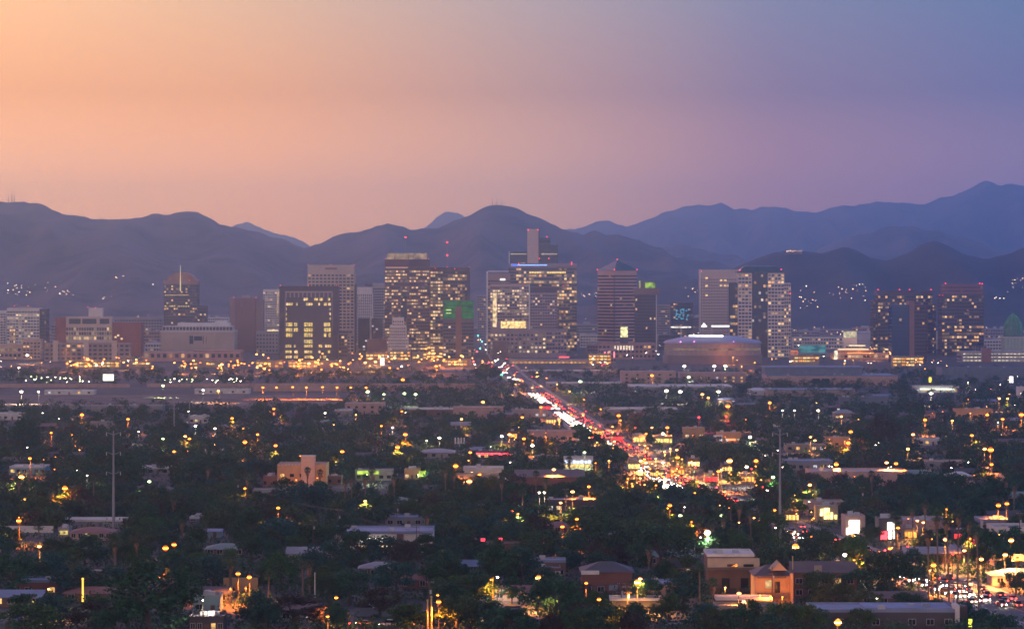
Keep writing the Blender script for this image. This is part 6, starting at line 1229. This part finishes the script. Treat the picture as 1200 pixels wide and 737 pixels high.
wires([(-10,560,590),(106,470,486)], 'thin wires running to the far wooden pole by the brown field')
wires([(735,686,718),(728,682,712),(503,680,740)], 'thin wires from the leaning pole to poles by the brick house')
# phone mast with white antenna panels
Y = depth_of(532); o = tag(empty('phone_mast', (WX(538.5, Y), Y, 0)), 'phone mast carrying upright white antenna panels', 'phone mast'); b = MB(); b.tube((0, 0, 0), (0, 0, WZ(514, Y)), .35, .25, 8); b.build('pole', steel, o)
for i, a in enumerate((533.5, 537, 540.5, 544)): b = MB(); b.box((a - 538.5) * Y / F - .35, (a - 538.5) * Y / F + .35, -1.2, -.9, WZ(520, Y), WZ(512.5, Y)); b.build('antenna_panel', TRIM, o)
b = MB(); b.box(-4.6 * Y / F, 5.6 * Y / F, -.9, -.7, WZ(519, Y), WZ(518.2, Y)); b.build('bracket', steel, o); mark('the phone mast', 538, 520)
# rooftop dish / tank behind the dark trees
Y = depth_of(652); o = tag(empty('water_tank', (WX(792, Y), Y, 0)), 'small round white tank on legs among dark trees', 'water tank'); b = MB(); b.ball((0, 0, WZ(644, Y)), 1.6, 0, 12, 8, .75); b.build('tank', TRIM, o)
for i in range(4): a = 1.57 * i + .78; b = MB(); b.tube((1.1 * math.cos(a), 1.1 * math.sin(a), 0), (1.0 * math.cos(a), 1.0 * math.sin(a), WZ(645, Y)), .08, .08, 5); b.build('leg', steel, o)

# ------------------------------------------------------------------ cars and signals
HEAD = glow('headlight', (1,.80,.5), 300, True); TAIL = glow('tail_light', (1,.03,.02), 42, True); TYRE = mat('tyre', (.02,.02,.02), .9, .1, 1); GLASS = mat('car_glass', (.02,.022,.028), .08, .05, 1); RIM = mat('wheel_rim', (.35,.35,.36), .3, .1, 1, metal=.8)
CARC = {'white': (.6,.6,.6), 'silver': (.36,.37,.4), 'black': (.02,.02,.022), 'red': (.3,.03,.03), 'blue': (.05,.09,.24), 'tan': (.33,.26,.18)}
def loft(b, secs, m=0):
    "skin through cross sections, each a closed list of points"
    k = len(b.v); n = len(secs[0])
    for s_ in secs: b.v += [tuple(p) for p in s_]
    for i in range(len(secs) - 1):
        for j in range(n):
            q = (j + 1) % n; b.f.append((k + i * n + j, k + i * n + q, k + (i + 1) * n + q, k + (i + 1) * n + j)); b.m.append(m)
    b.f.append(tuple(k + j for j in reversed(range(n)))); b.m.append(m); b.f.append(tuple(k + (len(secs) - 1) * n + j for j in range(n))); b.m.append(m)
def car_parts(col, tall):
    "front of the car towards -y"
    m = mat('car_paint_' + col, CARC[col], .3, .05, .5, metal=.2); hb = .95 if not tall else 1.1; ht = 1.46 if not tall else 1.85; out = []
    b = MB(); S = []
    for y, zt, w in ((-2.25,.62,.72),(-2.15,.78,.86),(-1.0,hb - .02,.9),(1.1,hb,.9),(2.1,hb - .04,.86),(2.25,.7,.78)):
        S.append([(-w, y, .32), (w, y, .32), (w, y, zt * .75), (w * .9, y, zt), (-w * .9, y, zt), (-w, y, zt * .75)])
    loft(b, S); out.append(('body', b.mesh('body', m)))
    b = MB(); S = []
    y0, y1 = (-1.0, 1.55) if not tall else (-1.1, 2.15)
    for y, z, w in ((y0, hb - .03, .78), (y0 + .65, ht - .04, .66), (y1 - .55, ht, .66), (y1, hb - .03, .76)): S.append([(-w, y, hb - .06), (w, y, hb - .06), (w * .97, y, max(z, hb - .02)), (-w * .97, y, max(z, hb - .02))])
    loft(b, S); out.append(('cabin', b.mesh('cabin', GLASS)))
    b = MB(); b.box(-.62, .62, y0 + .75, y1 - .6, ht - .01, ht + .03); out.append(('car_roof', b.mesh('car_roof', m)))
    for s_ in (-1, 1):
        for y in (-1.4, 1.4):
            b = MB(); b.tube((s_ * .72, y, .33), (s_ * .93, y, .33), .33, .33, 12); b.tube((s_ * .93, y, .33), (s_ * .94, y, .33), .19, .19, 10, 1); out.append(('wheel', b.mesh('wheel', [TYRE, RIM])))
        b = MB(); b.ball((s_ * .62, -2.24, .66), .12, 0, 8, 5); out.append(('headlight', b.mesh('headlight', HEAD)))
        b = MB(); b.box(s_ * .68 - .16, s_ * .68 + .16, 2.2, 2.27, .7, .84); out.append(('tail_light', b.mesh('tail_light', TAIL)))
    return out
CARS = {}
DARKL = mat('unlit_lens', (.3,.3,.3), .2, .05, 1); DARKT = mat('unlit_red_lens', (.2,.01,.01), .2, .05, 1)
def car(x, y, rz, lit=True, far=False, z=.01, what=None):
    col = R.choice(list(CARC)); tall = R.random() < .4; k = (col, tall)
    if k not in CARS: CARS[k] = car_parts(col, tall)
    if far:
        kk = k + ('far',)
        if kk not in CARS:
            b = MB(); mats = []
            for nm, me in CARS[k]:
                base = len(b.v); b.v += [tuple(v.co) for v in me.vertices]
                for p in me.polygons:
                    mm = me.materials[p.material_index]
                    if mm not in mats: mats.append(mm)
                    b.f.append(tuple(base + i for i in p.vertices)); b.m.append(mats.index(mm))
            CARS[kk] = b.mesh('car', mats)
        o = place(CARS[kk], 'car', None, (x, y, z), rz)
    else:
        o = empty('car', (x, y, z), rz)
        for nm, me in CARS[k]:
            if not lit and nm in ('headlight', 'tail_light'):
                kk = k + (nm, me.name)
                if kk not in CARS: CARS[kk] = me.copy(); CARS[kk].materials.clear(); CARS[kk].materials.append(DARKL if nm == 'headlight' else DARKT)
                me = CARS[kk]
            place(me, nm, o)
    px, py = proj(x, y, 1)
    face = 'oncoming ' if abs(rz) < .5 and lit else 'receding ' if abs(abs(rz) - math.pi) < .6 and lit else ''
    LATER.append((o, '%s%s %s' % (face, col, 'van' if tall else 'car') if lit else 'parked %s %s' % (col, 'van' if tall else 'car'), 'van' if tall else 'car', 'cars along the avenue' if lit else 'parked cars', px, py))
def aim(y): return math.atan2(ave_x(y + 10) - ave_x(y - 10), 20)
for lane, sgn in ((-7.2, 0), (-4.4, 0), (-1.6, 0), (2.2, 1), (6.6, 1)):
    y = 880 + R.uniform(0, 15)
    while y < 4300:
        busy = (870 < y < 965) or (1060 < y < 1140) or (1290 < y < 1540) or (1640 < y < 2180) or (2230 < y < 2540) or y > 2900
        if sgn and y > 1540 and R.random() < .55: busy = False
        if busy or R.random() < (.3 if 1600 < y < 1850 else .05): car(ave_x(y) + lane + R.uniform(-.3, .3), y, -aim(y) + (math.pi if sgn else 0), True, y > 1500)
        y += R.uniform(9, 19) if y < 1600 else R.uniform(13, 30) if y < 2700 else R.uniform(150, 320)
for px, py, rz in ((607,729,1.5),(618,731,1.6),(630,733,1.4),(520,731,1.6),(529,733,1.5),(512,729,1.7),(790,733,1.5),(803,732,1.6),(815,734,1.6),(895,736,1.5),(908,735,1.6),(441,718,1.5),(432,716,1.55),(1006,704,1.2),(1016,706,1.3),(595,727,1.6),(583,726,1.5),(640,734,1.6),(1040,728,1.5)):
    Y = depth_of(py); car(WX(px, Y), Y, rz, False)
for px, py, rz in ((400,731,1.57),(426,731,1.57),(455,732,1.57),(476,732,1.57)):
    Y = depth_of(py + 2); car(WX(px, Y), Y, -1.75, True)
SIGM = {}
def signal(px, py, col):
    h = 6.0; Y = F * (EYE - h) / (py - HY); o = empty('traffic_light', (WX(px, Y), Y, 0)); c = {'red': (1,.03,.04), 'green': (.05,1,.55)}[col]
    b = MB(); b.tube((1.2, .3, 0), (1.2, .3, h + .4), .1, .08, 6); b.tube((1.2, .3, h + .2), (0, .3, h + .2), .06, .06, 5); b.build('pole', PAINT, o); b = MB(); b.box(-.22, .22, 0, .25, h - .7, h + .6); b.build('signal_box', mat('signal_black', (.02,.02,.02), .6, .1, 1), o)
    b = MB(); b.ball((0, -.1, h + (.35 if col == 'red' else -.4)), .24 if Y < 2500 else .5, 0, 8, 5); b.build('signal_lamp', glow('signal_' + col, c, 34, True), o); LATER.append((o, 'traffic light showing %s' % col, 'traffic light', 'traffic lights along the avenue', px, py))
for a in ((668,492,'red'),(686,494,'red'),(718,508,'red'),(724,509,'red'),(703,500,'red'),(740,556,'red'),(727,551,'red'),(560,393,'green'),(565,400,'green'),(563,408,'green'),(584,437,'green'),(588,438,'green'),(559,412,'red'),(573,425,'red'),(568,428,'red'),(577,430,'red'),(555,424,'red'),(826,576,'red'),(840,572,'red'),(1037,646,'red'),(700,508,'red'),(896,605,'red'),(950,620,'red')): signal(*a)
# ------------------------------------------------------------------ leave out what nothing of can be seen, then write the labels of the repeats
bpy.context.view_layer.update()
dg = bpy.context.evaluated_depsgraph_get(); dg.update()
ORIG = Vector((0, 0, EYE))
def leaves(o): return [c for c in [o] + list(o.children_recursive) if c.type == 'MESH']
gone = set()
def seen(o):
    ms = leaves(o)
    if not ms: return False
    rr = random.Random(sum(map(ord, o.name)))
    lo = Vector((1e9,) * 3); hi = Vector((-1e9,) * 3)
    for c in ms:
        for q in c.bound_box:
            p = c.matrix_world @ Vector(q); lo = Vector(map(min, lo, p)); hi = Vector(map(max, hi, p))
    names = {c.name for c in ms}; tries = []
    for c in ms:
        nv = len(c.data.vertices)
        for k in range(5 if len(ms) > 3 else 14): tries.append(c.matrix_world @ c.data.vertices[rr.randrange(nv)].co)
    for p in tries[:34]:
        x, y = proj(p.x, p.y, p.z)
        if not (3 < x < 1197 and y < 734): continue
        d = (p - ORIG); L_ = d.length; d.normalize()
        st = ORIG
        hit, loc, nrm, idx, ob, mtx = SC.ray_cast(dg, st, d)
        if hit and (ob.name in names or (loc - ORIG).length > L_ - .3): return True
    return False
for t_ in LATER:
    if not seen(t_[0]): gone.add(t_[0].name)
LATER = [t_ for t_ in LATER if t_[0].name not in gone]
for nme in list(gone):
    o = bpy.data.objects.get(nme)
    if o:
        for c in list(o.children_recursive) + [o]: bpy.data.objects.remove(c)
ORDN = ['', 'second ', 'third ', 'fourth ', 'fifth ', 'sixth ', 'seventh ', 'eighth ', 'ninth ', 'tenth ', 'eleventh ', 'twelfth ', 'thirteenth ', 'fourteenth ', 'fifteenth ', 'sixteenth ', 'seventeenth ', 'eighteenth ', 'nineteenth ', 'twentieth ']
book = {}
for o, d, cat, grp, px, py in LATER:
    best = sorted(LAND, key=lambda l: (l[1] - px) ** 2 + ((l[2] - py) * 1.6) ** 2)
    L_ = best[0]; dx, dy = px - L_[1], py - L_[2]
    rel = 'in front of' if dy > abs(dx) * .6 + 4 else 'behind' if dy < -abs(dx) * .6 - 4 else 'beside'
    book.setdefault((d, rel, L_[0]), []).append(((dx * dx + dy * dy), o, cat, grp))
for (d, rel, ph), rows in book.items():
    rows.sort(key=lambda r: r[0])
    for i, (_, o, cat, grp) in enumerate(rows):
        if len(rows) == 1: lab = '%s %s %s' % (d, rel, ph)
        elif i < len(ORDN): lab = '%s, %snearest %s %s' % (d, ORDN[i], rel, ph)
        else: lab = '%s, far %s %s' % (d, rel, ph)
        tag(o, lab, cat, grp)
from collections import Counter as _C
print('KEPT', len(LATER), 'GONE', len(gone), _C(t_[2] for t_ in LATER), 'maxwords', max(len(t_[0]['label'].split()) for t_ in LATER))
# ------------------------------------------------------------------ air
hz = MB(); hz.box(-9500, 9500, -700, 17800, -3.5, 620)
hm = bpy.data.materials.new('haze_air'); hm.use_nodes = True; nt = hm.node_tree; nt.nodes.clear()
pv = nt.nodes.new('ShaderNodeVolumePrincipled'); mo = nt.nodes.new('ShaderNodeOutputMaterial'); nt.links.new(pv.outputs[0], mo.inputs['Volume'])
pv.inputs['Color'].default_value = (.43, .68, 1.0, 1); pv.inputs['Density'].default_value = 1.0e-4; pv.inputs['Anisotropy'].default_value = .91
tag(hz.build('haze', hm), kind='stuff')
